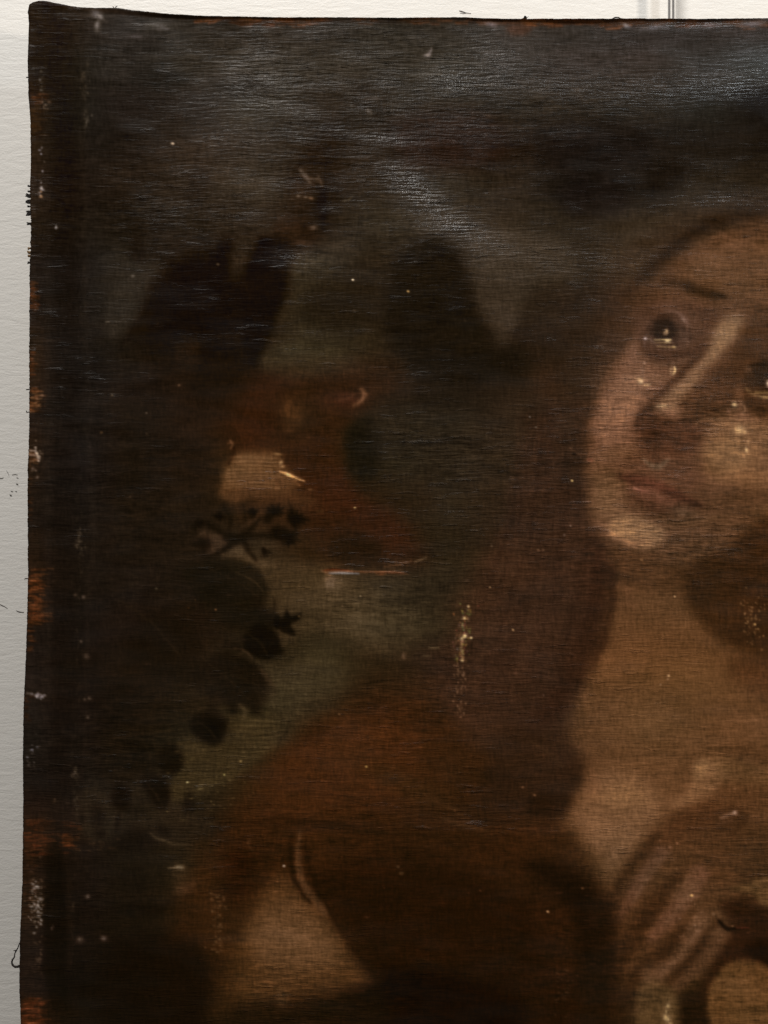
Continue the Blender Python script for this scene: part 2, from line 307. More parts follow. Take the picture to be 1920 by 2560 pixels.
    P.poly([(440,2150),(470,2180),(520,2200),(480,2235),(440,2245),(430,2200)], (58,46,30), 12, .6)
    P.line([(424,2172),(450,2168)],1.6,(112,94,66),2,.8)
    P.blob(452,2168,10,6,(132,114,80),.8,h=.15); P.blob(462,2225,24,13,(104,80,56),.5,-22,h=.1); P.blob(478,2212,12,5,(110,84,58),.5,-30)
    P.line([(290,2260),(350,2240),(420,2230)],[2,6,3],(42,30,19),8,.5)
    P.poly([(270,2270),(400,2255),(450,2240),(400,2290),(300,2290)], (22,13,8), 12, .6)

    # ---- the shoulder and cloak, centre
    P.poly([(440,2240),(490,2180),(540,2090),(600,1990),(680,1900),(760,1830),(840,1780),(940,1760),(1060,1770),(1150,1820),(1250,1900),(1360,2000),(1440,2090),(1500,2200),(1510,2330),(1480,2700),(440,2700)], (55,29,13), 26, .6)
    P.poly([(600,2100),(700,1900),(820,1820),(960,1800),(1040,1850),(1040,1960),(960,2020),(820,2050),(700,2060)], (70,38,18), 38, .65)
    P.blob(870,1865,90,60,(74,44,24),.55); P.blob(1010,1960,120,30,(58,37,19),.7,25)
    P.poly([(800,2180),(900,2150),(1060,2150),(1200,2200),(1300,2260),(1400,2330),(1440,2700),(960,2700),(940,2440),(880,2340),(800,2260),(770,2200)], (38,17,7), 36, .75)
    P.poly([(900,2440),(1000,2420),(1200,2440),(1300,2480),(1300,2700),(880,2700),(860,2520)], (25,9,4), 26, .85)
    P.poly([(620,2060),(700,2040),(800,2050),(880,2060),(880,2080),(760,2075)], (40,20,9), 10, .45)
    P.line([(760,2050),(880,2066),(960,2080),(1100,2090)],[2,4,4,2],(32,17,8),6,.5)
    P.line([(1070,1990),(1130,2020),(1190,2070)],[4,6,3],(74,48,27),8,.4)
    P.line([(1110,2050),(1160,2062),(1220,2072)],[3,5,2],(80,56,33),6,.5)
    P.poly([(1300,2160),(1400,2150),(1470,2200),(1500,2300),(1500,2420),(1460,2420),(1440,2300),(1380,2230)], (27,13,7), 18, .7)
    P.poly([(1340,2220),(1420,2250),(1440,2360),(1430,2440),(1370,2420),(1330,2330)], (48,26,13), 20, .6)
    P.poly([(1180,2330),(1330,2350),(1370,2450),(1300,2500),(1150,2430)], (42,22,11), 30, .4)
    # pale sleeve bottom left of centre, with the strap that crosses it
    P.poly([(590,2400),(610,2320),(640,2260),(672,2210),(700,2180),(740,2200),(790,2262),(835,2310),(870,2370),(905,2420),(945,2452),(860,2475),(780,2490),(680,2500),(590,2500)], (74,49,26), 20, .85)
    P.poly([(630,2330),(660,2270),(720,2235),(780,2275),(830,2340),(850,2400),(780,2430),(690,2430),(630,2400)], (96,68,40), 28, .75)
    P.blob(720,2345,70,34,(108,78,48),.45,10)
    P.poly([(540,2400),(610,2360),(640,2440),(600,2560),(520,2560)], (64,40,19), 26, .5)
    P.poly([(560,2530),(700,2510),(930,2480),(960,2560),(700,2640),(540,2640)], (32,18,9), 28, .8)
    P.poly([(690,2478),(712,2470),(720,2500),(700,2520)], (70,52,32), 6, .4)
    P.line([(748,2080),(742,2130),(748,2180),(764,2222),(788,2252),(812,2282)], [2,6,9,10,10,8], (80,55,33), 6, .85)
    P.line([(726,2095),(726,2150),(736,2195),(756,2234),(778,2258)], [3,7,6,4,2], (36,18,8), 5, .85)
    P.line([(762,2120),(778,2190),(806,2244),(850,2320),(900,2390),(945,2445)], [4,5,5,5,6,4], (34,16,7), 8, .7)
    P.line([(628,2100),(624,2112),(632,2130)], 2.5, (86,60,36), 3, .6)
    P.poly([(560,2130),(620,2110),(640,2180),(600,2250),(560,2260)], (50,24,10), 22, .7)
    P.blob(600,2160,30,26,(38,16,7),.8); P.blob(590,2220,40,24,(38,16,7),.6)
    P.poly([(270,2340),(480,2350),(540,2400),(520,2560),(500,2700),(230,2700),(240,2500)], (24,12,7), 30, .85)
    P.poly([(490,2100),(530,2150),(560,2330),(540,2460),(500,2350),(480,2250)], (58,33,15), 20, .6)

    # ---- hair falling past the shoulder
    P.poly([(1330,1050),(1400,1000),(1480,1010),(1490,1300),(1530,1440),(1520,1560),(1490,1660),(1430,1760),(1370,1830),(1300,1870),(1200,1860),(1130,1800),(1090,1700),(1130,1600),(1170,1500),(1210,1400),(1270,1290),(1300,1180)], (56,38,27), 24, .7)
    P.poly([(1470,1330),(1530,1400),(1530,1520),(1500,1640),(1440,1740),(1370,1820),(1330,1800),(1400,1700),(1440,1560),(1460,1440)], (50,30,20), 16, .65)
    P.poly([(1130,1500),(1200,1400),(1260,1340),(1330,1420),(1280,1520),(1220,1600),(1150,1660),(1120,1640)], (66,45,30), 26, .45)
    for k in range(34):
        t = k/33; x0 = 1300+t*190+rng.uniform(-12,12); x1 = 1110+t*330+rng.uniform(-20,20)
        c = (72,50,35) if k % 2 else (44,28,20)
        P.line([(x0,1080+rng.uniform(-60,60)),(x0-40*(1-t)+12,1280),((x0+x1)/2+20*t,1480),(x1,1700+rng.uniform(-60,80))],[2,5,5,2],c,7,.22)
    P.poly([(1280,1830),(1380,1820),(1440,1860),(1470,1930),(1450,1990),(1405,2040),(1330,2050),(1240,2030),(1220,1940),(1240,1860)], (48,31,20), 20, .75)
    P.poly([(1330,1990),(1420,1985),(1425,2020),(1400,2040),(1320,2030)], (34,18,9), 8, .6)
    P.line([(1330,1855),(1370,1880),(1400,1910)],[3,5,2],(66,46,29),7,.5)
    P.line([(1240,1900),(1200,1990),(1250,2050)],[10,14,8],(44,25,13),20,.4)

    for p in ([(300,1500),(380,1560),(450,1640)],[(520,1420),(580,1450),(640,1490)],[(500,1640),(560,1690),(620,1750)],[(620,1590),(650,1612),(670,1640)],[(495,1800),(525,1828),(545,1860)],[(365,1955),(390,1985),(405,2015)],[(560,1690),(610,1700),(650,1720)]): P.line(p,[.6,1.8,.6],(46,34,21),3,.5)
    # ---- breast
    sk = (95,66,39)
    P.poly([(1548,1440),(1640,1420),(1720,1470),(1770,1560),(1900,1640),(2200,1660),(2200,2080),(1920,2070),(1820,2010),(1760,2030),(1700,2090),(1640,2130),(1570,2200),(1520,2225),(1490,2160),(1440,2090),(1402,2058),(1424,2030),(1455,1980),(1474,1925),(1452,1880),(1425,1835),(1446,1750),(1500,1650),(1522,1540)], sk, 21, .85)
    P.poly([(1440,2010),(1480,1950),(1540,1920),(1620,1950),(1650,2010),(1600,2090),(1530,2170),(1500,2130),(1450,2070)], (122,88,54), 22, .75)
    P.blob(1560,1990,80,40,(124,92,54),.5); P.blob(1480,1960,18,40,(116,80,48),.6)
    P.blob(1700,1700,160,90,(92,63,33),.6); P.blob(1640,1830,110,60,(96,70,40),.5)
    P.poly([(1640,1850),(1740,1870),(1720,1960),(1640,1990),(1620,1920)], (86,60,35), 24, .5)
    P.poly([(1500,1640),(1540,1660),(1520,1740),(1450,1790),(1440,1760)], (104,72,40), 12, .4)
    P.poly([(1840,1640),(2200,1650),(2200,1760),(1900,1740)], (66,40,22), 26, .6)
    P.poly([(1565,1370),(1640,1390),(1720,1380),(1760,1420),(1700,1480),(1620,1480),(1560,1450),(1530,1400)], (70,46,27), 18, .7)
    P.poly([(1720,1430),(1780,1370),(1900,1300),(2200,1280),(2200,1630),(1900,1630),(1800,1600),(1735,1530),(1712,1480)], (56,34,18), 18, .8)
    P.blob(1570,1480,26,60,(92,62,38),.6)
    P.line([(1532,1420),(1532,1500),(1510,1600),(1485,1670)],[8,12,10,6],(48,29,19),9,.6)

    # ---- face
    P.poly([(2300,490),(1920,525),(1800,545),(1700,590),(1640,640),(1580,690),(1530,750),(1500,860),(1470,960),(1450,1050),(1460,1200),(1410,1200),(1400,1000),(1440,850),(1490,720),(1580,620),(1720,530),(1920,480),(2300,450)], (50,38,27), 26, .55)
    P.poly([(2300,560),(1920,565),(1820,575),(1745,615),(1680,665),(1620,715),(1575,755),(1560,810),(1562,860),(1540,905),(1512,960),(1486,1020),(1472,1080),(1468,1220),(1478,1300),(1500,1335),(1530,1355),(1570,1376),(1620,1388),(1700,1390),(1780,1370),(1860,1320),(1920,1260),(2300,1200)], (86,60,39), 16, .93)
    P.poly([(2300,520),(1920,545),(1830,560),(1760,590),(1700,635),(1650,675),(1590,715),(1560,745),(1590,690),(1660,620),(1740,562),(1830,535),(2300,480)], (40,28,19), 14, .85)
    P.poly([(1500,760),(1570,715),(1630,730),(1625,790),(1596,850),(1560,890),(1520,900)], (58,42,30), 22, .6)
    P.poly([(1560,760),(1640,680),(1720,630),(1760,640),(1700,690),(1640,740),(1590,790)], (70,50,34), 18, .6)
    P.poly([(1900,540),(2000,530),(2000,580),(1860,600),(1780,625),(1800,585)], (72,50,32), 16, .6)
    P.poly([(1740,640),(1840,600),(1960,590),(2200,600),(2200,760),(1960,760),(1860,740),(1760,712),(1690,690)], (92,65,40), 24, .7)
    P.blob(1850,700,90,46,(98,70,43),.5); P.blob(1770,668,40,36,(94,68,43),.4)
    P.poly([(1590,770),(1660,745),(1790,770),(1775,850),(1730,905),(1640,910),(1600,880),(1585,830)], (78,54,38), 20, .75)
    P.line([(1655,704),(1700,708),(1755,724),(1815,740)],[3,8,11,5],(46,31,19),10,.85); P.line([(1780,728),(1815,738)],4,(36,24,14),5,.5)
    P.line([(1720,722),(1790,742)],5,(38,25,14),7,.5)
    P.line([(1850,735),(1890,755),(1930,775)],[2,4,6],(64,44,26),7,.6)
    P.line([(1700,755),(1740,775),(1785,800),(1785,850)],[5,9,14,10],(66,44,30),14,.5)
    P.poly([(1862,770),(1920,750),(2100,760),(2100,860),(1920,860),(1850,850)], (72,48,29), 18, .7)
    # near cheek
    P.poly([(1576,856),(1600,872),(1622,905),(1666,925),(1690,935),(1672,970),(1630,1010),(1598,1045),(1585,1100),(1545,1140),(1484,1170),(1482,1080),(1500,1010),(1524,950),(1552,895)], (112,79,53), 13, .95)
    P.poly([(1520,985),(1570,940),(1610,975),(1590,1040),(1560,1090),(1500,1110),(1496,1040)], (134,97,66), 17, .8)
    P.blob(1583,885,12,26,(122,86,60),.55,12); P.blob(1605,950,44,20,(128,93,63),.5); P.blob(1650,945,26,10,(122,88,58),.5)
    P.poly([(1482,1140),(1550,1110),(1585,1120),(1565,1200),(1545,1290),(1496,1300),(1478,1230)], (104,75,47), 18, .75)
    P.blob(1545,1160,56,18,(92,64,43),.5); P.blob(1520,1235,22,44,(114,84,52),.5)
    # nose
    P.line([(1782,862),(1745,902),(1690,955),(1640,1003),(1606,1035),(1592,1065)],[6,10,12,11,9,9],(56,36,24),8,.9)
    P.poly([(1790,815),(1830,785),(1862,795),(1845,838),(1812,872),(1775,915),(1735,962),(1702,998),(1676,1020),(1646,1018),(1668,985),(1712,945),(1750,905),(1775,862)], (130,99,64), 12, .9)
    P.poly([(1792,840),(1826,818),(1832,842),(1797,880),(1762,910),(1766,882)], (146,112,73), 13, .55)
    P.line([(1758,908),(1722,948),(1690,980)],[7,9,8],(136,103,70),9,.5)
    P.poly([(1870,830),(1920,800),(2100,810),(2100,960),(1900,1000),(1840,1030),(1780,1050),(1720,1050),(1705,1020),(1755,965),(1805,910),(1845,868)], (66,44,27), 17, .8)
    P.poly([(1745,990),(1820,965),(1840,1020),(1780,1060),(1720,1070),(1700,1030)], (78,53,33), 20, .55)
    P.poly([(1598,1050),(1640,1024),(1680,1048),(1735,1055),(1758,1075),(1750,1120),(1700,1148),(1640,1142),(1600,1115),(1588,1080)], (70,46,31), 17, .85)
    P.blob(1636,1082,24,16,(50,30,19),.6); P.blob(1722,1100,24,26,(78,50,32),.6); P.blob(1680,1120,30,10,(58,36,22),.4)
    P.blob(1666,1020,30,17,(148,112,75),.9,15); P.blob(1678,1036,18,10,(142,100,68),.55,20); P.blob(1680,1000,16,12,(118,86,58),.5,-30)
    P.line([(1645,1014),(1665,1014)],2.2,(208,176,124),2.5,.9,h=.15)
    # near eye
    P.poly([(1608,852),(1618,822),(1640,800),(1672,792),(1704,806),(1722,838),(1712,864),(1684,876),(1648,880),(1620,870)], (70,50,38), 14, .7)
    P.poly([(1612,846),(1626,818),(1650,800),(1684,796),(1712,812),(1734,846),(1716,856),(1690,846),(1650,850),(1630,856)], (58,41,30), 11, .6)
    P.poly([(1628,826),(1638,800),(1664,794),(1684,802),(1690,826),(1682,846),(1656,850),(1640,842)], (36,25,18), 7, .85)
    P.blob(1710,840,13,12,(92,69,52),.65); P.blob(1622,846,10,9,(98,74,56),.6); P.line([(1596,832),(1618,808),(1650,790)],[2,4,2],(92,66,48),6,.5)
    P.line([(1614,826),(1630,804),(1652,790),(1682,786),(1706,796)],[1,3,5,5,3],(46,32,24),6,.55)
    P.line([(1664,776),(1690,781),(1710,794),(1722,812)],[1.5,3.5,4,2],(112,84,64),6,.8)
    P.blob(1710,800,7,3.4,(136,108,84),.75,38); P.line([(1600,790),(1630,768),(1660,762)],[2,4,2],(72,50,37),8,.25)
    P.line([(1622,852),(1650,866),(1690,872),(1720,862)],[3,4,4,3],(96,71,52),4,.55)
    P.blob(1664,829,5,5.6,(232,190,128),.95,h=.3); P.blob(1664,830,1.6,2.2,(120,76,44),.6)
    P.line([(1640,849),(1660,848),(1680,848)],[.8,1.8,2],(206,172,108),1.6,.95,h=.2)
    P.line([(1642,856),(1662,857),(1680,856)],[.8,1.5,1.6],(160,128,76),1.6,.8,h=.1)
    P.blob(1673,851,5.5,5,(246,214,150),.9,h=.3)
    P.line([(1646,868),(1670,869),(1686,870)],[.8,1.5,1.8],(158,124,70),1.6,.85,h=.1)
    P.blob(1687,869,4,3.6,(224,184,112),.9,h=.25)
    P.line([(1626,846),(1640,856)],2,(120,96,74),2.4,.6)
    P.blob(1616,845,4,3.4,(206,184,168),.95,h=.25); P.blob(1612,862,2.6,11,(126,100,82),.5); P.blob(1722,855,7,2.4,(112,84,62),.6)
    P.line([(1606,868),(1634,890),(1680,896),(1730,882),(1758,864)],[3,7,10,8,5],(64,42,29),11,.65)
    P.line([(1640,912),(1690,907),(1724,896)],[2,4,2],(118,88,62),6,.6)
    P.blob(1609,908,3,3,(200,156,116),.85); P.blob(1604,928,5,10,(156,120,88),.5)
    P.blob(1597,950,9,7,(196,156,108),.8,20,h=.2); P.blob(1600,954,5,5,(228,194,146),.85,h=.25); P.line([(1610,961),(1624,961)],1.8,(206,168,116),2,.9,h=.2)
    P.blob(1682,927,7,11,(164,128,84),.5); P.line([(1687,919),(1688,928),(1683,936)],[2,2.4,1.6],(220,186,126),1.8,.9,h=.25); P.line([(1676,924),(1677,934)],1.2,(190,154,104),1.6,.6)
    # far eye at the frame edge
    P.poly([(1862,935),(1890,915),(1930,905),(2000,910),(2000,970),(1930,975),(1885,962)], (40,28,18), 14, .75)
    P.line([(1868,918),(1900,912),(1940,915)],[2,4,4],(30,20,12),5,.7)
    P.blob(1919,957,6,8,(232,206,170),.95,h=.3)
    P.line([(1866,972),(1885,986),(1925,994)],[2,3,3],(120,94,56),4,.8); P.line([(1888,980),(1925,982)],2,(146,118,66),2,.8); P.line([(1900,992),(1930,994)],2,(160,130,76),2,.8)
    P.poly([(1862,985),(1885,1000),(1960,1010),(2060,1010),(2000,1050),(1920,1055),(1880,1035)], (58,37,21), 10, .75)
    P.blob(1870,923,9,7,(100,74,52),.7)
    P.line([(1848,970),(1850,1000),(1848,1030)],[6,8,8],(112,80,52),7,.55)
    # far cheek
    P.poly([(1790,1050),(1850,1030),(1900,1050),(2000,1050),(2000,1240),(1900,1230),(1850,1220),(1780,1200),(1752,1160),(1760,1100)], (118,84,50), 15, .85)
    P.poly([(1775,1110),(1840,1095),(1880,1130),(1850,1180),(1790,1180),(1765,1150)], (128,95,57), 12, .6)
    P.blob(1890,1130,24,30,(130,92,54),.5); P.blob(1855,1040,30,16,(130,90,60),.5)
    P.blob(1835,1014,7,7,(220,186,128),.9,h=.3); P.line([(1850,1008),(1862,1022),(1858,1034)],2.2,(150,112,74),3,.7); P.blob(1820,1030,5,5,(156,112,78),.5)
    P.blob(1848,1076,10,9,(232,194,134),.9,h=.3); P.blob(1850,1076,22,16,(168,128,82),.45); P.blob(1862,1082,5,4,(206,164,110),.8,h=.2); P.blob(1868,1125,4,6,(214,178,124),.85,h=.2); P.blob(1874,1106,4,5,(176,134,88),.7); P.blob(1860,1140,3,10,(150,112,74),.5)
    P.line([(1742,1062),(1765,1050),(1800,1052)],2,(126,92,56),4,.5)
    # mouth and chin
    P.poly([(1560,1150),(1620,1138),(1700,1150),(1742,1145),(1750,1205),(1720,1232),(1640,1208),(1570,1188)], (82,56,38), 18, .7)
    P.blob(1590,1165,30,14,(94,66,44),.5,10); P.line([(1640,1120),(1646,1150)],6,(74,49,33),8,.4)
    P.line([(1612,1148),(1630,1164),(1650,1168),(1672,1152)],[3,7,8,3],(114,95,68),5,.75)
    P.line([(1624,1150),(1640,1156),(1660,1147)],2,(72,48,32),4,.5)
    # upper lip, parting, lower lip, shade under it
    P.poly([(1548,1186),(1590,1186),(1640,1200),(1700,1228),(1748,1256),(1700,1246),(1640,1230),(1590,1214)], (80,48,34), 8, .8)
    P.line([(1552,1194),(1590,1207),(1640,1224),(1700,1246),(1750,1262)],[1.5,3.5,4,4.5,5],(50,30,21),5,.75)
    P.poly([(1572,1212),(1610,1216),(1660,1232),(1712,1254),(1690,1266),(1640,1260),(1596,1240)], (94,61,43), 9, .75)
    P.line([(1588,1220),(1602,1226)],1.6,(160,112,84),2,.8); P.line([(1618,1230),(1640,1238),(1658,1246)],[1,3,2],(128,89,62),5,.6); P.line([(1600,1226),(1625,1234)],1.2,(124,80,58),2.5,.7)
    P.line([(1584,1242),(1630,1266),(1690,1276),(1730,1272)],[4,9,9,4],(64,41,28),8,.75)
    P.blob(1738,1258,22,11,(56,36,24),.65,25); P.blob(1712,1280,34,14,(106,84,58),.6,12)
    P.poly([(1484,1200),(1545,1190),(1560,1240),(1570,1285),(1520,1296),(1488,1270)], (110,81,51), 15, .6)
    P.poly([(1532,1300),(1570,1284),(1610,1292),(1650,1316),(1672,1342),(1645,1366),(1600,1372),(1556,1354),(1526,1332)], (134,100,63), 11, .92)
    P.blob(1575,1328,36,15,(152,113,71),.65,12); P.blob(1604,1356,30,9,(138,98,62),.6); P.line([(1530,1328),(1556,1348),(1596,1366)],3,(150,104,66),5,.55)
    P.line([(1650,1300),(1690,1310),(1760,1302),(1820,1290)],[4,8,10,8],(96,70,43),12,.6)
    P.poly([(1670,1330),(1740,1316),(1840,1300),(1900,1270),(1860,1340),(1780,1385),(1700,1395),(1668,1370)], (82,57,35), 20, .7)
    P.poly([(1780,1240),(1860,1220),(1940,1230),(1900,1300),(1840,1320),(1790,1296)], (84,58,35), 22, .6)
    P.line([(1470,1150),(1478,1152)],2.4,(126,76,52),3,.8)
    P.blob(1608,1402,5,2.4,(160,114,66),.7); P.line([(1425,1120),(1450,1138)],2,(84,62,44),3,.6); P.blob(1436,1134,5,3.4,(26,16,10),.8)

    # ---- hand on the breast, lower right
    P.poly([(1700,2000),(1760,1920),(1800,1880),(1860,1860),(1960,1870),(2200,1900),(2200,2200),(1920,2190),(1840,2230),(1800,2350),(1740,2420),(1660,2460),(1560,2480),(1540,2400),(1545,2280),(1590,2180),(1640,2100)], (78,52,30), 18, .8)
    P.poly([(1670,2010),(1710,1980),(1740,1930),(1745,1905),(1780,1900),(1830,1910),(1800,1960),(1760,2000),(1700,2020)], (124,90,54), 13, .85)
    P.poly([(1738,1950),(1738,1905),(1775,1900),(1765,1935)], (132,98,58), 7, .6)
    P.poly([(1785,1890),(1850,1895),(1920,1920),(2100,1930),(2100,1980),(1880,1960),(1800,1950)], (102,74,42), 16, .6)
    P.poly([(1640,2080),(1700,2030),(1780,2010),(1800,2050),(1740,2080),(1660,2130),(1600,2180)], (70,44,25), 18, .7)
    P.poly([(1780,2040),(1830,2010),(1862,2025),(1845,2065),(1815,2085),(1780,2075)], (62,40,23), 8, .7)
    P.line([(1800,2045),(1825,2036),(1842,2030)],[2,4,4],(126,96,68),4,.8,h=.1); P.blob(1838,2031,4,3.5,(216,180,148),.9,h=.2)
    P.line([(1830,2085),(1855,2060),(1868,2035)],[3,4,2],(50,30,16),5,.6); P.line([(1790,2062),(1830,2050)],3,(92,64,42),4,.6)
    P.line([(1930,2080),(1800,2100),(1700,2110)],[6,5,3],(62,40,23),10,.4)
    P.poly([(1840,2080),(1920,2060),(2100,2080),(2100,2200),(1900,2180),(1840,2150)], (64,43,24), 20, .55)
    P.line([(1850,2180),(1890,2190),(1940,2160)],[5,8,6],(50,32,17),10,.5)
    # fingers: dark gaps then lit ridges
    gaps = [([(1640,2090),(1590,2150),(1545,2220)],[10,16,12]), ([(1700,2190),(1640,2260),(1580,2350),(1540,2440)],[12,22,20,16]), ([(1740,2290),(1680,2360),(1600,2440),(1560,2500)],[12,20,22,16]), ([(1800,2300),(1750,2370),(1690,2440),(1650,2480)],[10,18,20,12]), ([(1850,2360),(1800,2420),(1750,2500),(1730,2600)],[22,26,24,30])]
    for p, w in gaps: P.line(p, w, (54,33,18), 13, .85)
    P.line([(1750,2350),(1700,2420)],12,(46,27,14),12,.6)
    fing = [([(1650,2130),(1610,2190),(1575,2250),(1552,2290)],[16,18,15,10],(86,58,38)), ([(1745,2190),(1710,2250),(1660,2310),(1625,2345)],[26,24,20,12],(94,64,42)), ([(1755,2300),(1710,2370),(1665,2420),(1620,2480),(1600,2520)],[22,19,17,17,14],(86,60,38)), ([(1810,2340),(1770,2390),(1730,2430),(1690,2470)],[18,20,18,12],(80,55,34))]
    for p, w, c in fing: P.line(p, w, c, 9, .9)
    for p in ([(1628,2145),(1590,2205),(1560,2270)],[(1716,2196),(1668,2262),(1622,2318)],[(1726,2310),(1680,2372),(1630,2430)],[(1788,2345),(1742,2395),(1700,2440)]): P.line([(x-14,y+2) for x,y in p],[3,5,3],(46,28,16),8,.25)
    for p in ([(1656,2140),(1620,2195),(1585,2255)],[(1745,2205),(1706,2262),(1662,2312)],[(1752,2318),(1705,2380),(1655,2436)]): P.line(p,[3,5,2],(112,82,54),7,.5)
    for (x,y) in ((1650,2122),(1668,2132),(1680,2146),(1640,2150),(1718,2190),(1712,2270),(1740,2312),(1722,2322),(1745,2330),(1700,2340)): P.line([(x-8,y-3),(x,y+2),(x+9,y-1)],[.6,2,.6],(116,84,56),2.4,.55,h=.08)
    P.blob(1720,2220,34,30,(102,72,45),.6,-30); P.blob(1625,2170,16,50,(96,68,44),.5,35); P.blob(1745,2305,24,16,(110,78,48),.6); P.blob(1720,2240,30,10,(112,80,52),.4)
    P.blob(1790,2330,12,30,(92,66,42),.5,50); P.blob(1800,2285,14,12,(104,76,48),.5)
    P.poly([(1595,2470),(1640,2450),(1690,2490),(1700,2540),(1695,2700),(1600,2700),(1588,2540)], (84,63,36), 13, .8)
    P.blob(1672,2535,16,50,(128,100,60),.6); P.blob(1618,2440,14,30,(92,68,44),.6,30)
    for (x,y,r,c) in [(1671,2516,4,(176,146,92)),(1668,2530,3,(160,130,80)),(1670,2545,5,(190,160,104)),(1676,2556,4,(170,136,86)),(1664,2543,4,(180,150,96))]: P.blob(x,y,r,r*1.3,c,.9,h=.15)
    P.poly([(1500,2260),(1530,2260),(1545,2350),(1530,2480),(1500,2700),(1440,2700),(1460,2400)], (34,18,9), 22, .7)
    P.poly([(1705,2500),(1740,2480),(1780,2480),(1775,2700),(1705,2700)], (36,20,10), 13, .85)
    # maroon dark beside the hand, pale cloth and the round skull
    P.poly([(1800,2260),(1870,2250),(1930,2280),(2200,2320),(2200,2440),(1930,2430),(1850,2400),(1800,2440),(1775,2500),(1760,2460),(1800,2380),(1830,2320)], (46,24,12), 12, .9)
    P.poly([(1860,2370),(1930,2340),(2100,2360),(2100,2460),(1940,2430),(1880,2400)], (28,12,6), 14, .75)
    P.poly([(1822,2222),(1870,2212),(1920,2192),(2150,2180),(2150,2330),(1930,2272),(1890,2240)], (88,64,36), 8, .9)
    P.line([(1796,2300),(1815,2320),(1835,2322),(1865,2321)],[3,6,3,1],(20,8,4),3,.9); P.line([(1840,2320),(1868,2321)],1.2,(92,44,28),2,.8)
    P.poly([(1775,2470),(1795,2430),(1830,2405),(1870,2400),(1910,2412),(1950,2445),(1990,2500),(2000,2600),(1960,2700),(1800,2700),(1772,2580),(1770,2520)], (86,60,32), 6, .95)
    P.blob(1850,2470,60,36,(100,72,40),.6); P.blob(1860,2540,60,30,(92,66,36),.5); P.blob(1800,2540,16,60,(70,47,24),.5); P.blob(1808,2455,6,3,(56,36,18),.7)

    # ---- the tear below the figure
    P.line([(806,1428),(830,1425),(868,1426)],[.8,2.2,1],(100,42,18),2,.9,h=-.2)
    P.line([(810,1433),(850,1430),(900,1429),(960,1430),(1018,1432)],[1,1.6,1.2,1.8,.8],(144,94,56),1.6,.85,h=.2)
    P.line([(820,1434),(850,1433),(890,1434)],[1,2,1],(176,178,172),1.6,.9,h=.25)
    P.line([(935,1433),(975,1430),(1010,1431)],[1.6,2.4,1.2],(128,74,40),2.4,.6,h=.15)
    P.line([(960,1418),(1000,1411),(1028,1400)],[1,2.5,1],(104,72,44),3,.7,h=.1); P.line([(1036,1402),(1062,1394)],2,(116,98,68),2.5,.7,h=.1)
    P.line([(802,1428),(822,1440),(812,1450)],[2,3,2],(112,84,54),3,.7); P.blob(825,1460,14,12,(120,100,74),.5,h=.1)
    P.blob(950,1436,8,2,(110,60,30),.7); P.blob(846,1466,30,16,(96,80,56),.4); P.blob(830,1450,16,8,(118,96,68),.5)
    for k in range(22): P.line([(1140+rng.uniform(-12,34),1490+k*7+rng.uniform(-4,4))]*2 , 1, (0,0,0), 1, 0)
    # abrasion that shows the light ground (right of centre)
    for k in range(120):
        t = rng.beta(1.6,1.3); y = 1488+t*170; x = 1166-(y-1488)*.05+rng.normal(0,10)+(8 if y < 1530 else 0)
        P.blob(x,y,rng.uniform(1.6,2.8),rng.uniform(1.4,4),[v*rng.uniform(.6,1.25) for v in (150,118,68)],rng.uniform(.2,.6),h=.06)
    for (x,y,r) in [(1173,1517,3),(1162,1590,5),(1156,1597,4),(1178,1594,3),(1160,1653,3.5),(1160,1547,3.5)]: P.blob(x,y,r,r,(236,204,138),.9,h=.2)
    P.line([(1158,1600),(1160,1625),(1160,1650)],[3,2,3],(176,140,84),2.5,.6,h=.1)
    for k in range(46):
        y = 1660+rng.uniform(0,140); P.blob(1150+rng.normal(0,8),y,2.2,3,(142,110,76),rng.uniform(.2,.55),h=.05)
    P.blob(1012,1640,6,9,(104,80,56),.7); P.line([(1080,1619),(1104,1620)],1.6,(118,100,66),2,.7); P.line([(1064,1639),(1080,1640)],1.6,(104,88,60),2,.6)

    # ---- edge wear: rusty ground showing along the turned edge
    def worn(x0, x1, y0, y1, n, cols, a=(.3,.85), ln=(10,30)):
        for k in range(n):
            y = rng.uniform(y0, y1); xa = x0+abs(rng.normal(0, .35))*(x1-x0); c = cols[rng.integers(len(cols))]
            xa = min(xa, x1); L = rng.uniform(*ln)
            P.line([(xa-3, y), (min(xa+L*rng.uniform(.3,1), x1+6), y+rng.uniform(-1.5,1.5))], rng.uniform(.35,1.15), [v*.92 for v in c], 1.6, rng.uniform(*a)*.95, h=.05)
            if k % 2 == 0: P.line([(xa-3, y+3), (min(xa+L*.7, x1+6), y+3+rng.uniform(-1.5,1.5))], rng.uniform(.4,1), (34,22,14), 1.6, .6)
    rust = [(140,76,38),(118,62,32),(164,96,50),(96,50,27),(60,34,20)]
    worn(78,118,232,262,26,rust,(.2,.6)); worn(78,122,262,340,40,[(96,66,40),(70,46,28),(120,90,58)],(.15,.5))
    worn(74,92,700,780,34,rust,(.3,.8),(6,16)); worn(74,98,730,760,14,rust,(.3,.8),(8,16))
    worn(74,88,880,950,26,rust,(.3,.7),(6,12)); worn(72,112,968,1032,60,[(176,112,60),(150,92,48),(112,62,32),(70,38,20),(196,140,84)],(.35,.9),(8,26))
    worn(72,108,1120,1160,26,[(190,150,104),(150,104,64),(210,184,150),(110,66,36)],(.35,.9),(6,16))
    worn(70,84,1160,1300,20,rust,(.2,.5),(5,10))
    worn(70,122,1420,1560,150,rust,(.35,.95),(12,34)); worn(72,150,1500,1550,34,rust,(.2,.6),(14,40)); worn(70,92,1550,1630,36,rust,(.25,.7),(6,14))
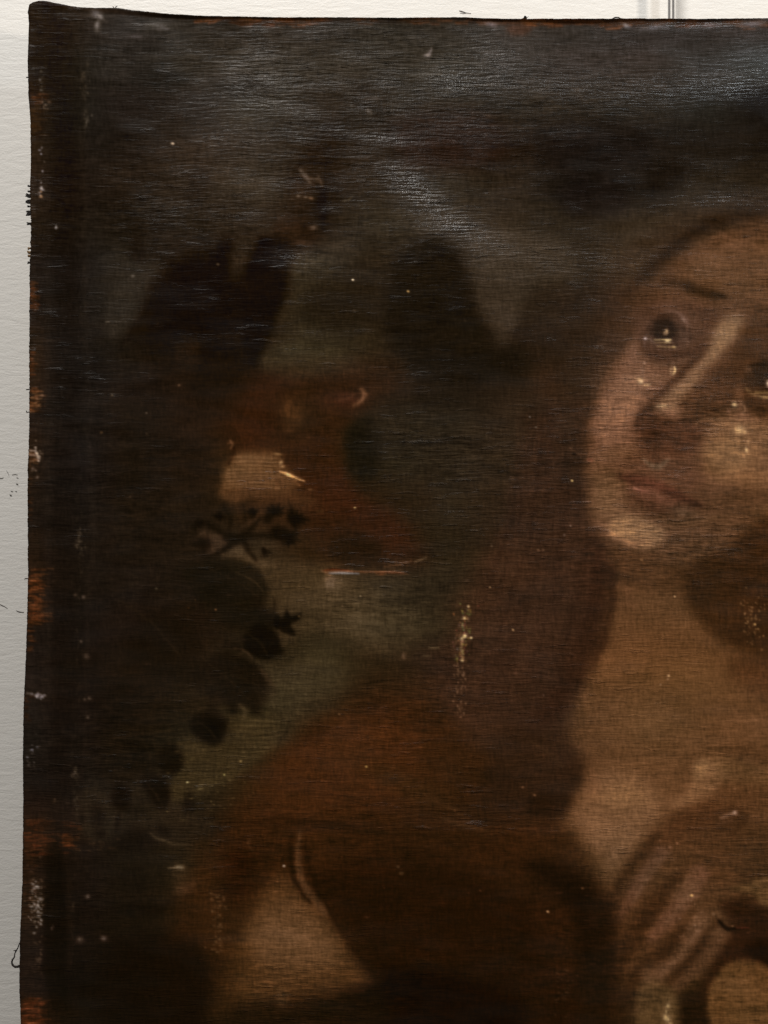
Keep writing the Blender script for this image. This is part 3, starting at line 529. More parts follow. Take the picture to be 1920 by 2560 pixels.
    worn(62,112,1730,1746,6,[(160,150,138),(90,50,30)],(.3,.7)); worn(60,76,1740,1800,16,rust,(.2,.6),(5,10))
    worn(60,196,2050,2140,170,[(118,58,32),(98,48,28),(140,74,40),(74,38,22),(44,26,16)],(.25,.8),(14,46)); worn(150,190,2085,2120,26,[(150,76,36),(124,60,30)],(.3,.8),(12,30))
    worn(180,310,2090,2130,20,[(96,70,46),(84,52,32)],(.2,.6),(8,20))
    worn(58,110,2110,2300,90,[(92,52,32),(70,40,26),(110,68,42)],(.15,.5),(5,16))
    worn(52,118,2496,2620,170,[(112,54,28),(92,44,22),(130,70,40),(64,30,16)],(.3,.85),(14,40)); worn(52,116,2540,3100,150,rust,(.2,.6))
    # rubbed paint over the bar edge, pale grey
    for (yc, n, x, sx, sp, c, a) in [(2270,70,92,9,30,(176,164,140),.75),(2230,40,90,12,40,(120,104,84),.5),(1128,14,97,5,10,(226,204,168),.8),(470,8,103,2,8,(236,226,206),.9),(488,4,101,2,3,(206,160,104),.9),(565,4,142,2,3,(240,236,214),.95),
                                     (262,8,112,3,8,(200,170,130),.6),(220,14,100,4,20,(150,150,140),.4),(390,6,104,2,26,(200,190,180),.7),(1742,12,102,7,4,(190,184,174),.8),(1735,8,96,8,3,(150,140,130),.6),(1885,16,84,8,20,(150,146,146),.5),(2395,24,95,6,18,(100,84,70),.5),
                                     (1180,7,88,4,8,(160,140,120),.6),(2325,4,129,5,4,(190,180,170),.7),(2000,3,132,2,2,(150,120,90),.8)]:
        for k in range(n): P.blob(x+rng.normal(0,sx),yc+rng.normal(0,sp),rng.uniform(1.6,4.4),rng.uniform(1.4,3.2),c,rng.uniform(.3,1)*a,h=.08)
    for (x,y,r) in [(200,2349,9),(257,2347,7),(218,2240,6),(186,1934,4),(210,1750,4),(222,1747,5),(221,1794,4),(217,1640,7),(200,1606,4),(210,1492,5),(190,1486,5)]:
        P.blob(x,y,r,r*.9,(92,80,70),.7,h=.15)
    for k in range(150):                                     # crease over the inner edge of the bar
        y = rng.uniform(150,2420); x = 214-(y-200)*.014+rng.normal(0,3.5); P.blob(x,y,rng.uniform(1.5,4),rng.uniform(2,9),(70,62,50),rng.uniform(.05,.24),h=.06)
    for (y,n) in [(190,12),(235,10),(300,16),(1330,9),(1365,16),(1930,14),(2000,8)]:
        for k in range(n): P.blob(212-(y-200)*.014+rng.normal(0,5),y+rng.normal(0,11),rng.uniform(1.6,4),rng.uniform(2,5),(104,94,78),rng.uniform(.15,.45),h=.1)
    P.line([(205,180),(212,700),(232,1330)],7,(46,40,34),8,.25); P.line([(234,1300),(222,1500),(205,1960)],6,(40,32,26),8,.25)
    P.poly([(118,60),(190,200),(185,1500),(175,2040),(112,2040),(116,1500),(120,900),(122,400)], (27,22,19), 22, .5)
    P.poly([(112,2150),(160,2150),(165,2480),(115,2490)], (20,12,8), 8, .6); P.line([(172,2180),(176,2420)],5,(40,28,20),6,.4)
    P.line([(116,240),(120,1200),(116,1900)],9,(42,38,36),9,.35)
    # turned top edge with rust
    for (xa,xb,n) in [(480,800,90),(800,1200,26),(1190,1330,60),(1300,1720,150),(1720,1960,50),(1960,2540,120)]:
        for k in range(n):
            x = rng.uniform(xa,xb); yt = 41+9*min(x,1900)/1900+abs(rng.normal(0,7))
            P.line([(x,yt),(x+rng.uniform(10,36),yt+rng.uniform(-2,2))],rng.uniform(.8,2.2),[(138,78,36),(112,60,28),(70,40,24)][k % 3],2.5,rng.uniform(.25,.7))
    P.line([(100,6),(300,28),(600,48),(1200,52),(1960,54)],5,(34,25,18),4,.6)
    P.poly([(1270,62),(1330,60),(1320,84),(1280,84)], (84,52,34), 8, .5)
    for (x,y,rx,ry,a,c) in [(242,34,16,9,20,(120,112,98)),(243,62,6,14,10,(128,118,100)),(252,40,8,4,40,(150,140,120)),(1230,60,22,6,10,(112,106,100)),(1566,60,10,5,25,(150,142,128)),(1640,66,40,6,-8,(104,98,90)),(1780,60,40,5,-4,(110,102,94)),(1880,56,36,6,-4,(124,118,110)),(400,62,30,10,0,(78,72,62)),(385,60,14,3,0,(104,96,80)),(330,90,30,8,0,(64,58,54)),(1068,134,8,5,-20,(150,138,118)),(1074,128,3,12,20,(120,110,96)),(934,242,26,4,0,(88,82,74)),(925,278,5,9,-30,(100,92,80))]:
        P.blob(x,y,rx,ry,c,.75,a,h=.12)
    # paint losses and dust, each a small raised crumb
    for (x,y,r,c) in [(429,354,5.5,(230,206,164)),(880,698,4.5,(236,214,170)),(1019,730,4.5,(214,170,96)),(888,1272,4.5,(196,166,100)),(1435,1202,4,(250,214,130)),(1285,1575,4,(226,180,110)),(1688,1492,4,(222,170,110)),(916,1918,4.5,(200,164,84)),(709,2167,4.5,(206,192,160)),(1370,2280,5,(190,150,96)),(1457,2221,5,(158,110,66)),(1731,2239,6,(220,168,100)),(1730,2252,4,(160,120,76)),(1738,2314,5,(150,118,80)),(1700,2297,4,(140,112,84)),(742,1541,4,(170,140,84)),(539,1525,4,(206,140,80)),(391,1470,5,(130,120,90)),(487,1500,3,(120,74,34)),(326,1239,4,(104,84,60)),(369,1033,4,(120,110,96)),(365,1085,4,(100,82,60)),(252,1080,5,(150,112,66)),(447,964,5,(116,92,66)),(327,690,7,(118,110,92)),(545,661,6,(120,108,92)),(265,805,7,(98,90,74)),(278,988,6,(110,96,72)),(904,1491,4,(176,150,104)),(859,1518,3,(150,120,84)),(1226,1469,4,(190,150,96)),(1227,1365,4,(150,130,98)),(1672,2120,6,(170,120,80)),(1690,2110,5,(150,104,66)),(1650,2100,4,(130,92,60)),(1360,1740,3,(150,124,104)),(1672,1692,5,(190,150,100)),(1671,1700,4,(176,136,90)),(1654,1713,4,(180,140,92)),(845,1787,4,(150,114,72)),(1150,1795,4,(150,110,74)),(1304,1968,5,(150,110,72)),(1336,1988,5,(160,120,76)),(466,1958,4,(210,196,130)),(600,1905,4,(196,164,90)),(470,1520,3,(130,70,30)),(1327,1045,3,(170,158,138)),(1339,1070,4,(150,140,120)),(1430,1316,4,(150,130,104)),(1412,1337,5,(140,120,100)),(1347,1376,6,(150,112,76)),(1361,1376,5,(130,100,72)),(995,2168,6,(130,100,64)),(1005,2183,8,(110,82,48)),(1136,2027,4,(140,96,56)),(1196,2226,4,(120,74,44)),(920,2293,4,(92,60,36)),(1890,1560,5,(200,160,90)),(1898,1572,4,(190,150,84)),(1880,1545,4,(150,118,70)),(1910,1590,4,(180,130,70)),(560,1938,4,(180,164,90)),(1830,2315,4,(160,120,76)),(1785,2285,7,(140,104,66)),(1838,1968,5,(120,88,54)),(795,440,4,(110,100,84))]:
        P.blob(x,y,r*.75,r*.55,c,.92 if sum(c) > 430 else .5,p=3,h=.2)
    for k in range(60):
        P.blob(1880+rng.normal(0,14),1548+rng.normal(0,34),rng.uniform(1.5,3),rng.uniform(1.5,3),(150,116,70),rng.uniform(.2,.6),h=.08)
    for k in range(70):
        P.blob(520+rng.normal(0,60),1960+rng.normal(0,44),rng.uniform(2,6),1.4,(128,112,66),rng.uniform(.1,.45),h=.06)
    for k in range(90):
        P.blob(545+rng.normal(0,10),2260+rng.uniform(-30,120),rng.uniform(2,5),rng.uniform(1.4,3),(112,88,56),rng.uniform(.1,.45),h=.08)
    for k in range(50):
        P.blob(1730+rng.normal(0,22),2190+rng.uniform(-20,120),rng.uniform(2,5),rng.uniform(1.2,2.4),(132,96,62),rng.uniform(.1,.45),h=.08)
    for k in range(46):
        P.blob(1405+rng.normal(0,14),2470+rng.normal(0,36),rng.uniform(2,5),rng.uniform(1.2,3),(74,52,32),rng.uniform(.15,.5),h=.06)
    for k in range(420):                                      # stray rubbed thread crowns everywhere
        x = rng.uniform(90,2500); y = rng.uniform(60,3100)
        P.blob(x,y,rng.uniform(2,9),rng.uniform(1,2),P.a[int(y*PS)%RH,int(x*PS)%RW]*1.7+14,rng.uniform(.15,.5),h=.05)

    for k in range(5200):
        x = rng.uniform(120,1960); y = rng.uniform(60,2600); c = P.a[int(y*PS), int(x*PS)]; L = rng.uniform(6,34); v = rng.random()
        if v < .72: p = [(x-L, y+rng.uniform(-1.5,1.5)), (x+L, y+rng.uniform(-1.5,1.5))]
        else: p = [(x+rng.uniform(-1,1), y-L*.6), (x+rng.uniform(-1,1), y+L*.6)]
        up = rng.random() < .55
        P.line(p, rng.uniform(.2,.9), c*(rng.uniform(1.1,1.4) if up else rng.uniform(.6,.88)), 1.5, rng.uniform(.1,.5), h=.02 if up else 0)
    P.warp(2.0, 1.3, 30, 12, 3)
    # brushy tone changes of the pigment itself
    pt = np.clip(1+.45*noise2(120,60,26), .2, 2)
    n = noise2(40,14,21)*.03+(noise2(14,2.2,22)*.032+noise2(6,1.2,23)*.038)*pt+noise2(1.2,6,24)*.042+noise2(1.1,1.1,25)*.035
    P.a *= (1+n)[..., None]
    hue = noise2(90,50,31)*.015
    P.a[..., 0] *= 1+hue; P.a[..., 2] *= 1-hue
    lum = P.a.mean(-1); P.a *= np.clip(.86+.14*(lum-22)/40, .86, 1)[..., None]
    k = np.clip((90-lum)/70, 0, 1)
    P.a[..., 0] *= 1+.01*k; P.a[..., 1] *= .96-.07*k; P.a[..., 2] *= .94-.22*k
    m = np.clip((lum-48)/30, 0, 1)*np.clip((150-lum)/50, 0, 1)
    P.a[..., 0] *= 1-.04*m; P.a[..., 1] *= 1-.04*m; P.a[..., 2] *= 1+.01*m
    xs = (np.arange(RW)+.5)/PS; e = (1/(1+np.exp((xs-205)/14.)))[None, :]*np.clip((75-lum)/30, 0, 1)
    P.a[..., 0] *= 1-.04*e; P.a[..., 1] *= 1-.10*e; P.a[..., 2] *= 1-.20*e
    sat = P.a[..., 0]-P.a[..., 2]; red = np.clip((sat/(P.a[..., 0]+1)-.55)/.3, 0, 1)*k
    P.a[..., 1] += red*2.6; P.a[..., 0] -= red*4.0
    P.a = np.clip(P.a, 3, 252)
    return P
# ---------------------------------------------------------------- helpers
def at(px, py, depth=0.0):
    """photograph pixel to a point `depth` metres behind the canvas face"""
    k = (DIST+depth)/DIST
    return Vector(((px-960)*U*k, depth, (1280-py)*U*k))

def mesh_obj(name, verts, faces, mat, parent=None, smooth=False):
    me = bpy.data.meshes.new(name); me.from_pydata([tuple(v) for v in verts], [], faces); me.update()
    if mat: me.materials.append(mat)
    if smooth: me.polygons.foreach_set('use_smooth', [True]*len(me.polygons))
    o = bpy.data.objects.new(name, me); sc.collection.objects.link(o)
    if parent: o.parent = parent
    return o

def box(name, x0, x1, y0, y1, z0, z1, mat, parent=None, bevel=0):
    v = [(x, y, z) for x in (x0, x1) for y in (y0, y1) for z in (z0, z1)]
    f = [(0,1,3,2), (4,6,7,5), (0,4,5,1), (2,3,7,6), (0,2,6,4), (1,5,7,3)]
    o = mesh_obj(name, v, f, mat, parent)
    if bevel:
        b = o.modifiers.new('bevel', 'BEVEL'); b.width = bevel; b.segments = 2
    return o

def tube(name, pts, radii, mat, parent=None, n=7):
    pts = [Vector(p) for p in pts]; V = []; F = []
    for i, p in enumerate(pts):
        d = (pts[min(i+1, len(pts)-1)]-pts[max(i-1, 0)]).normalized()
        a = d.cross(Vector((0, 1, 0.01))).normalized(); b = d.cross(a).normalized()
        r = radii[i] if hasattr(radii, '__len__') else radii
        for k in range(n):
            t = 2*math.pi*k/n; V.append(p+(a*math.cos(t)+b*math.sin(t))*r)
    for i in range(len(pts)-1):
        for k in range(n):
            F.append((i*n+k, i*n+(k+1) % n, (i+1)*n+(k+1) % n, (i+1)*n+k))
    F.append(tuple(range(n-1, -1, -1))); F.append(tuple(range((len(pts)-1)*n, len(pts)*n)))
    return mesh_obj(name, V, F, mat, parent, True)

def material(name):
    m = bpy.data.materials.new(name); m.use_nodes = True
    nt = m.node_tree; return m, nt, nt.nodes['Principled BSDF']

def node(nt, kind, **kw):
    n = nt.nodes.new(kind)
    for k, v in kw.items():
        if k in n.inputs.keys(): n.inputs[k].default_value = v
        else: setattr(n, k, v)
    return n

def mapped(nt, scale, coord='Object', rot=(0, 0, 0)):
    tc = nt.nodes.new('ShaderNodeTexCoord'); mp = nt.nodes.new('ShaderNodeMapping')
    mp.inputs['Scale'].default_value = scale; mp.inputs['Rotation'].default_value = rot
    nt.links.new(tc.outputs[coord], mp.inputs['Vector']); return mp.outputs[0]

def math_node(nt, op, a, b=None, c=None):
    n = nt.nodes.new('ShaderNodeMath'); n.operation = op
    for i, v in enumerate((a, b, c)):
        if v is None: continue
        if isinstance(v, (int, float)): n.inputs[i].default_value = v
        else: nt.links.new(v, n.inputs[i])
    return n.outputs[0]

# ---------------------------------------------------------------- materials
def plaster():
    m, nt, b = material('painted_plaster')
    n1 = node(nt, 'ShaderNodeTexNoise', Scale=1.0, Detail=5.0, Roughness=.6); nt.links.new(mapped(nt, (3, 3, 3)), n1.inputs['Vector'])
    n2 = node(nt, 'ShaderNodeTexNoise', Scale=1.0, Detail=3.0, Roughness=.6); nt.links.new(mapped(nt, (700, 700, 700)), n2.inputs['Vector'])
    r = node(nt, 'ShaderNodeMix', data_type='RGBA'); r.inputs[6].default_value = (.70, .68, .635, 1); r.inputs[7].default_value = (.76, .745, .71, 1)
    nt.links.new(math_node(nt, 'ADD', math_node(nt, 'MULTIPLY', n1.outputs[0], .6), math_node(nt, 'MULTIPLY', n2.outputs[0], .4)), r.inputs[0])
    nt.links.new(r.outputs[2], b.inputs['Base Color'])
    b.inputs['Roughness'].default_value = .55
    # brush ripples of the paint, mostly horizontal, and grain
    a1 = node(nt, 'ShaderNodeTexNoise', Scale=1.0, Detail=4.0, Roughness=.55, Distortion=.6); nt.links.new(mapped(nt, (45, 45, 190)), a1.inputs['Vector'])
    a2 = node(nt, 'ShaderNodeTexNoise', Scale=1.0, Detail=3.0, Roughness=.6); nt.links.new(mapped(nt, (420, 420, 520)), a2.inputs['Vector'])
    h = math_node(nt, 'ADD', math_node(nt, 'MULTIPLY', a1.outputs[0], 1.0), math_node(nt, 'MULTIPLY', a2.outputs[0], .5))
    bp = node(nt, 'ShaderNodeBump', Strength=.5, Distance=.0009); nt.links.new(h, bp.inputs['Height']); nt.links.new(bp.outputs[0], b.inputs['Normal'])
    return m

def flat(name, col, rough=.6, metal=0.0, grain=.15, scale=300):
    m, nt, b = material(name)
    n = node(nt, 'ShaderNodeTexNoise', Scale=1.0, Detail=4.0); nt.links.new(mapped(nt, (scale, scale, scale)), n.inputs['Vector'])
    r = node(nt, 'ShaderNodeMix', data_type='RGBA'); r.inputs[6].default_value = [c*(1-grain) for c in col]+[1]; r.inputs[7].default_value = [c*(1+grain) for c in col]+[1]
    nt.links.new(n.outputs[0], r.inputs[0]); nt.links.new(r.outputs[2], b.inputs['Base Color'])
    b.inputs['Roughness'].default_value = rough; b.inputs['Metallic'].default_value = metal
    return m

def varnished_canvas():
    m, nt, b = material('varnished_oil_on_linen')
    col = node(nt, 'ShaderNodeAttribute', attribute_name='pigment')
    sur = node(nt, 'ShaderNodeAttribute', attribute_name='surface'); sp = nt.nodes.new('ShaderNodeSeparateColor'); nt.links.new(sur.outputs['Color'], sp.inputs[0])
    gloss, relief = sp.outputs[0], sp.outputs[1]
    # coarse weft threads running across, bent slightly by the sagging cloth
    wob = node(nt, 'ShaderNodeTexNoise', Scale=1.0, Detail=3.0, Roughness=.5); nt.links.new(mapped(nt, (9, 9, 14)), wob.inputs['Vector'])
    tc = nt.nodes.new('ShaderNodeTexCoord'); xyz = nt.nodes.new('ShaderNodeSeparateXYZ'); nt.links.new(tc.outputs['Object'], xyz.inputs[0])
    zz = math_node(nt, 'MULTIPLY_ADD', wob.outputs[0], .012, xyz.outputs[2])
    cb = nt.nodes.new('ShaderNodeCombineXYZ'); nt.links.new(math_node(nt, 'MULTIPLY', xyz.outputs[0], 34.0), cb.inputs[0]); nt.links.new(math_node(nt, 'MULTIPLY', zz, 400.0), cb.inputs[2])
    weft = node(nt, 'ShaderNodeTexNoise', Scale=1.0, Detail=2.0, Roughness=.55); nt.links.new(cb.outputs[0], weft.inputs['Vector'])
    cb2 = nt.nodes.new('ShaderNodeCombineXYZ'); nt.links.new(math_node(nt, 'MULTIPLY', xyz.outputs[0], 150.0), cb2.inputs[0]); nt.links.new(math_node(nt, 'MULTIPLY', zz, 700.0), cb2.inputs[2])
    fine = node(nt, 'ShaderNodeTexNoise', Scale=1.0, Detail=2.0, Roughness=.6); nt.links.new(cb2.outputs[0], fine.inputs['Vector'])
    warp_ = node(nt, 'ShaderNodeTexNoise', Scale=1.0, Detail=2.0, Roughness=.6); nt.links.new(mapped(nt, (820, 10, 130)), warp_.inputs['Vector'])
    crust = node(nt, 'ShaderNodeTexNoise', Scale=1.0, Detail=4.0, Roughness=.6, Distortion=.15); nt.links.new(mapped(nt, (34, 10, 215)), crust.inputs['Vector'])
    h = math_node(nt, 'MULTIPLY', weft.outputs[0], 1.0)
    h = math_node(nt, 'MULTIPLY_ADD', fine.outputs[0], .38, h)
    h = math_node(nt, 'MULTIPLY_ADD', warp_.outputs[0], .22, h)
    lump = node(nt, 'ShaderNodeMapRange'); lump.inputs[1].default_value = .60; lump.inputs[2].default_value = .76; nt.links.new(crust.outputs[0], lump.inputs[0])
    h = math_node(nt, 'MULTIPLY_ADD', lump.outputs[0], 1.25, h)
    bp = node(nt, 'ShaderNodeBump', Distance=.0016); nt.links.new(relief, bp.inputs['Strength']); nt.links.new(h, bp.inputs['Height'])
    nt.links.new(bp.outputs[0], b.inputs['Normal'])
    # pigment is thinner on the thread crowns
    f = node(nt, 'ShaderNodeMapRange'); f.inputs[1].default_value = .3; f.inputs[2].default_value = .7; f.inputs[3].default_value = .86; f.inputs[4].default_value = 1.14
    nt.links.new(math_node(nt, 'ADD', math_node(nt, 'MULTIPLY', weft.outputs[0], .5), math_node(nt, 'MULTIPLY', fine.outputs[0], .5)), f.inputs[0])
    vm = nt.nodes.new('ShaderNodeVectorMath'); vm.operation = 'SCALE'; nt.links.new(col.outputs['Color'], vm.inputs[0]); nt.links.new(f.outputs[0], vm.inputs['Scale'])
    nt.links.new(vm.outputs[0], b.inputs['Base Color'])
    nt.links.new(math_node(nt, 'MULTIPLY_ADD', gloss, -.18, .42), b.inputs['Roughness'])
    nt.links.new(math_node(nt, 'MULTIPLY_ADD', gloss, .70, .03), b.inputs['Specular IOR Level'])
    return m

M_wall = plaster()
M_canvas = varnished_canvas()
M_wood = flat('old_pine', (.30, .19, .10), .7, 0, .25, 120)
M_white = flat('white_enamel', (.72, .70, .66), .35)
M_steel = flat('dull_grey_metal', (.20, .19, .18), .45)
M_thread = flat('dark_linen_thread', (.012, .009, .007), 1.0, 0, .5, 900)
M_ochre = flat('frayed_ochre_thread', (.16, .09, .03), .85, 0, .5, 900)
M_crack = flat('dark_wall_mark', (.10, .09, .08), .9, 0, .3, 900)  # dark tone of the crack, pit and scratch slivers

# ---------------------------------------------------------------- wall
wall = mesh_obj('wall', [(-2.5, GAP, -2.2), (2.5, GAP, -2.2), (2.5, GAP, 2.2), (-2.5, GAP, 2.2)], [(0, 1, 2, 3)], M_wall)
wall['kind'] = 'structure'; wall['label'] = 'pale plastered wall behind the painting'

def mark(name, pts, w):
    """thin ragged dark sliver, just proud of the plaster"""
    V = []; F = []
    P_ = [at(x, y, GAP) for x, y in pts]
    for i, p in enumerate(P_):
        a = P_[min(i+1, len(P_)-1)]-P_[max(i-1, 0)]; nrm = Vector((-a.z, 0, a.x)).normalized()*(w[i]*U*.5)
        for dy, s in ((-.0001, 1), (-.0004, 0), (-.0001, -1)): V.append(p+nrm*s+Vector((0, dy, 0)))
    for i in range(len(P_)-1):
        k = i*3; F += [(k, k+1, k+4, k+3), (k+1, k+2, k+5, k+4)]
    return mesh_obj(name, V, F, M_crack, wall)
mark('crack', [(-8,1508),(4,1513),(12,1517),(19,1521)], [2.2,2.6,1.8,.6])
mark('crack', [(40,1526),(48,1530),(60,1531)], [.6,3.4,.8])
mark('crack', [(-4,1196),(4,1196),(9,1194)], [2,1.8,.5])
mark('crack', [(16,1176),(20,1183),(23,1190)], [.5,1.4,.4])
mark('crack', [(30,1187),(38,1186),(44,1187)], [.5,1.4,.4])
mark('pit', [(41,1194),(44,1195),(46,1196)], [.6,3,.6])
mark('pit', [(40,1209),(43,1211),(46,1212)], [.8,4.5,.8])
mark('pit', [(24,1236),(27,1239),(30,1240)], [.8,5,.8])
mark('pit', [(27,1228),(30,1229),(33,1229)], [.6,2.6,.6])
mark('pit', [(38,1228),(41,1229),(43,1229)], [.6,2.6,.6])
mark('scratch', [(1148,27),(1154,29),(1164,32),(1178,34)], [1.5,4.2,2,.4])
mark('scratch', [(1150,33),(1158,34),(1166,33)], [.5,1.6,.4])

# ---------------------------------------------------------------- rail that hangs down behind the painting
rail = bpy.data.objects.new('hanging_rail', None); sc.collection.objects.link(rail)
rail['label'] = 'narrow white ribbed hanging rail running up the wall above the painting'; rail['category'] = 'rail'
RY = .028                                    # rail face, metres behind the canvas face
k_ = (DIST+RY)/DIST
rx = lambda px: (px-960)*U*k_
rail.location = (rx(1681), RY, .35)
def rail_box(name, a, b, y0, y1, mat):
    o = box(name, rx(a)-rx(1681), rx(b)-rx(1681), y0, y1, -.5, 1.2, mat, rail, .0003); return o
rail_box('back_strip', 1671.5, 1691, .0012, .0026, M_steel)
rail_box('rib', 1676.3, 1680.4, 0, .0011, M_white)
rail_box('rib', 1686.2, 1689.6, 0, .0011, M_white)

# ---------------------------------------------------------------- the painting
painting = bpy.data.objects.new('oil_painting', None); sc.collection.objects.link(painting)
painting['label'] = 'old unframed oil painting of a sorrowful long-haired figure on worn, darkened canvas'
painting['category'] = 'painting'
PB = at(1300, 3140, .02); painting.location = PB

LY = np.array([-40,0,4,10,35,42,62,150,240,300,400,470,500,560,600,640,700,900,1060,1180,1280,1450,1600,1700,1760,1900,2000,2200,2340,2450,2490,2560,3200])
LX = np.array([98,96,84,74,68,70,71,68,70,75,76,74,74,77,75,74,73,72,72,68,68,69,65,61,58,56,57,55,49,47,48,51,52])
TX = np.array([40,66,72,80,95,110,125,145,170,200,240,290,330,420,500,600,700,860,1000,1160,1200,1280,1400,1600,1700,1760,1830,1920,2600])
TY = np.array([16,16,9,4,0,.5,3,7,12,17,18,18,24,33,38,40,42,42,43,41.5,44,46,45.5,45,45.5,46,45,44.5,44])

def build_canvas():
    P = paint()
    RAD = 6.0
    arc = [math.radians(a) for a in (90, 68, 45, 22)]
    # column and row tables: (position, depth px) ; position measured from the reference edge 70 / 20
    def table(ref, end, dense_to):
        t = [(0, 62), (0, 40), (0, 20), (0, RAD+1)]
        t += [(RAD*(1-math.sin(a)), RAD*(1-math.cos(a))) for a in arc]
        x = RAD
        while x+ref < dense_to: t.append((x, 0)); x += 2.2
        st = 3.0
        while x+ref < end-RAD: t.append((x, 0)); x += st; st = min(st*1.12, 12)
        t += [(end-ref-RAD*(1-math.sin(a)), RAD*(1-math.cos(a))) for a in arc[::-1]]
        t += [(end-ref, RAD+1), (end-ref, 20), (end-ref, 40), (end-ref, 62)]
        return np.array(t)
    cx = table(70, 2540, 1990); cy = table(20, 3140, 2640)
    nx, ny = len(cx), len(cy)
    X0, Y0 = np.meshgrid(cx[:, 0]+70, cy[:, 0]+20)
    D = np.maximum(*np.meshgrid(cx[:, 1], cy[:, 1])).astype(float)
    rg = np.random.default_rng(5)
    # ragged outline of the cloth
    fray = np.convolve(rg.standard_normal(3400), np.ones(3)/3, 'same')*.7
    fray2 = np.convolve(rg.standard_normal(3400), np.ones(14)/4, 'same')*.25
    edge_j = np.interp(Y0[:, 0], np.arange(3400), fray+fray2)
    amp = np.interp(Y0[:, 0], [0,170,190,460,470,600,620,760,960,1040,1400,1560,1700,3200], [.5,.5,.8,.6,1.6,1.8,1.6,1,1.6,1.2,.8,1,.7,.6])
    L = np.interp(Y0[:, 0], LY, LX)+edge_j*amp
    top_j = np.interp(X0[0], np.arange(3400), (np.roll(fray, 500)*.45+np.roll(fray2, 900)*.9))
    T = np.interp(X0[0], TX, TY)+top_j
    X = X0+(L[:, None]-70)*np.exp(-np.maximum(X0-70, 0)/30.)
    Y = Y0+(T[None, :]-20)*np.exp(-np.maximum(Y0-20, 0)/30.)
    rx_, ry_ = X*PS-.5, Y*PS-.5
    col = sample(P.a, rx_, ry_); hh = sample(P.h, rx_, ry_)
    # sag, cusps and cockling of the unstretched cloth (mm towards the room)
    z = sample(noise2(260, 200, 51), rx_, ry_)*.9+sample(noise2(90, 60, 52), rx_, ry_)*.22
    z += .55*np.sin(X/41.+.9*np.sin(X/170.))*np.exp(-Y/150.)+.3*np.sin(Y/47.+.7)*np.exp(-(X-60)/110.)
    z += -.7*(1/(1+np.exp(-(X-214)/9.)))+.25*np.exp(-((X-212)/6.)**2)
    z += -.5*(1/(1+np.exp(-(Y-190)/30.)))
    z += sample(noise2(34, 5, 53), rx_, ry_)*.018
    front = np.exp(-(D/5.)**2)*np.clip(np.minimum(X0-70, Y0-20)/14., 0, 1)
    z = z*front+hh*np.exp(-(D/5.)**2)
    # gloss and relief of the varnish, patchy
    gl = .05+.04*sample(noise2(120, 70, 61), rx_, ry_)+.05*sample(noise2(26, 9, 62), rx_, ry_)
    re = .40+.13*sample(noise2(130, 70, 63), rx_, ry_)+.06*sample(noise2(30, 20, 64), rx_, ry_)
    for (x, y, w, h, a, g, r) in GLOSS:
        ca, sa = math.cos(math.radians(a)), math.sin(math.radians(a))
        u = ((X-x)*ca+(Y-y)*sa)/w; v = (-(X-x)*sa+(Y-y)*ca)/h
        m = np.exp(-(u*u+v*v)); gl = gl+m*g; re = re+m*r
    gl = np.clip(gl, 0, 1); re = np.clip(re, .05, 1)
    # pigment reflectance from how it looks, the lamps fall off down the wall
    fall = np.interp(Y, FALL_Y, FALL_V)*np.interp(X, FALL_X, FALL_W)
    s = np.clip(col, 2, 255)/255.
    lin = np.where(s < .04045, s/12.92, ((s+.055)/1.055)**2.4)
    lin = np.maximum(lin-np.interp(Y, HAZE_Y, HAZE_V)[..., None], lin*.25)/(fall[..., None]*np.array([1.06, 1.0, .88]))
    lin = np.clip(lin, .0015, .85)
    V = np.empty((ny, nx, 3), np.float32)
    V[..., 0] = (X-960)*U; V[..., 1] = D*U*.42-z*.001; V[..., 2] = (1280-Y)*U
    V -= np.array(PB, np.float32)
    me = bpy.data.meshes.new('painted_canvas')
    nv = nx*ny; nf = (nx-1)*(ny-1)
    me.vertices.add(nv); me.vertices.foreach_set('co', V.reshape(-1))
    i = (np.arange(ny-1)[:, None]*nx+np.arange(nx-1)[None, :]).reshape(-1)
    q = np.stack([i, i+nx, i+nx+1, i+1], 1).astype(np.int32)
    me.loops.add(nf*4); me.loops.foreach_set('vertex_index', q.reshape(-1))
    me.polygons.add(nf); me.polygons.foreach_set('loop_start', np.arange(nf, dtype=np.int32)*4)
    me.polygons.foreach_set('use_smooth', np.ones(nf, bool))
    me.update(calc_edges=True)
    for nm, r, g, b in (('pigment', lin[..., 0], lin[..., 1], lin[..., 2]), ('surface', gl, re, gl*0)):
        at_ = me.attributes.new(nm, 'FLOAT_COLOR', 'POINT')
        c = np.stack([r, g, b, np.ones_like(r)], -1).astype(np.float32); at_.data.foreach_set('color', c.reshape(-1))
    me.materials.append(M_canvas)
    o = bpy.data.objects.new('painted_canvas', me); sc.collection.objects.link(o); o.parent = painting
    return o

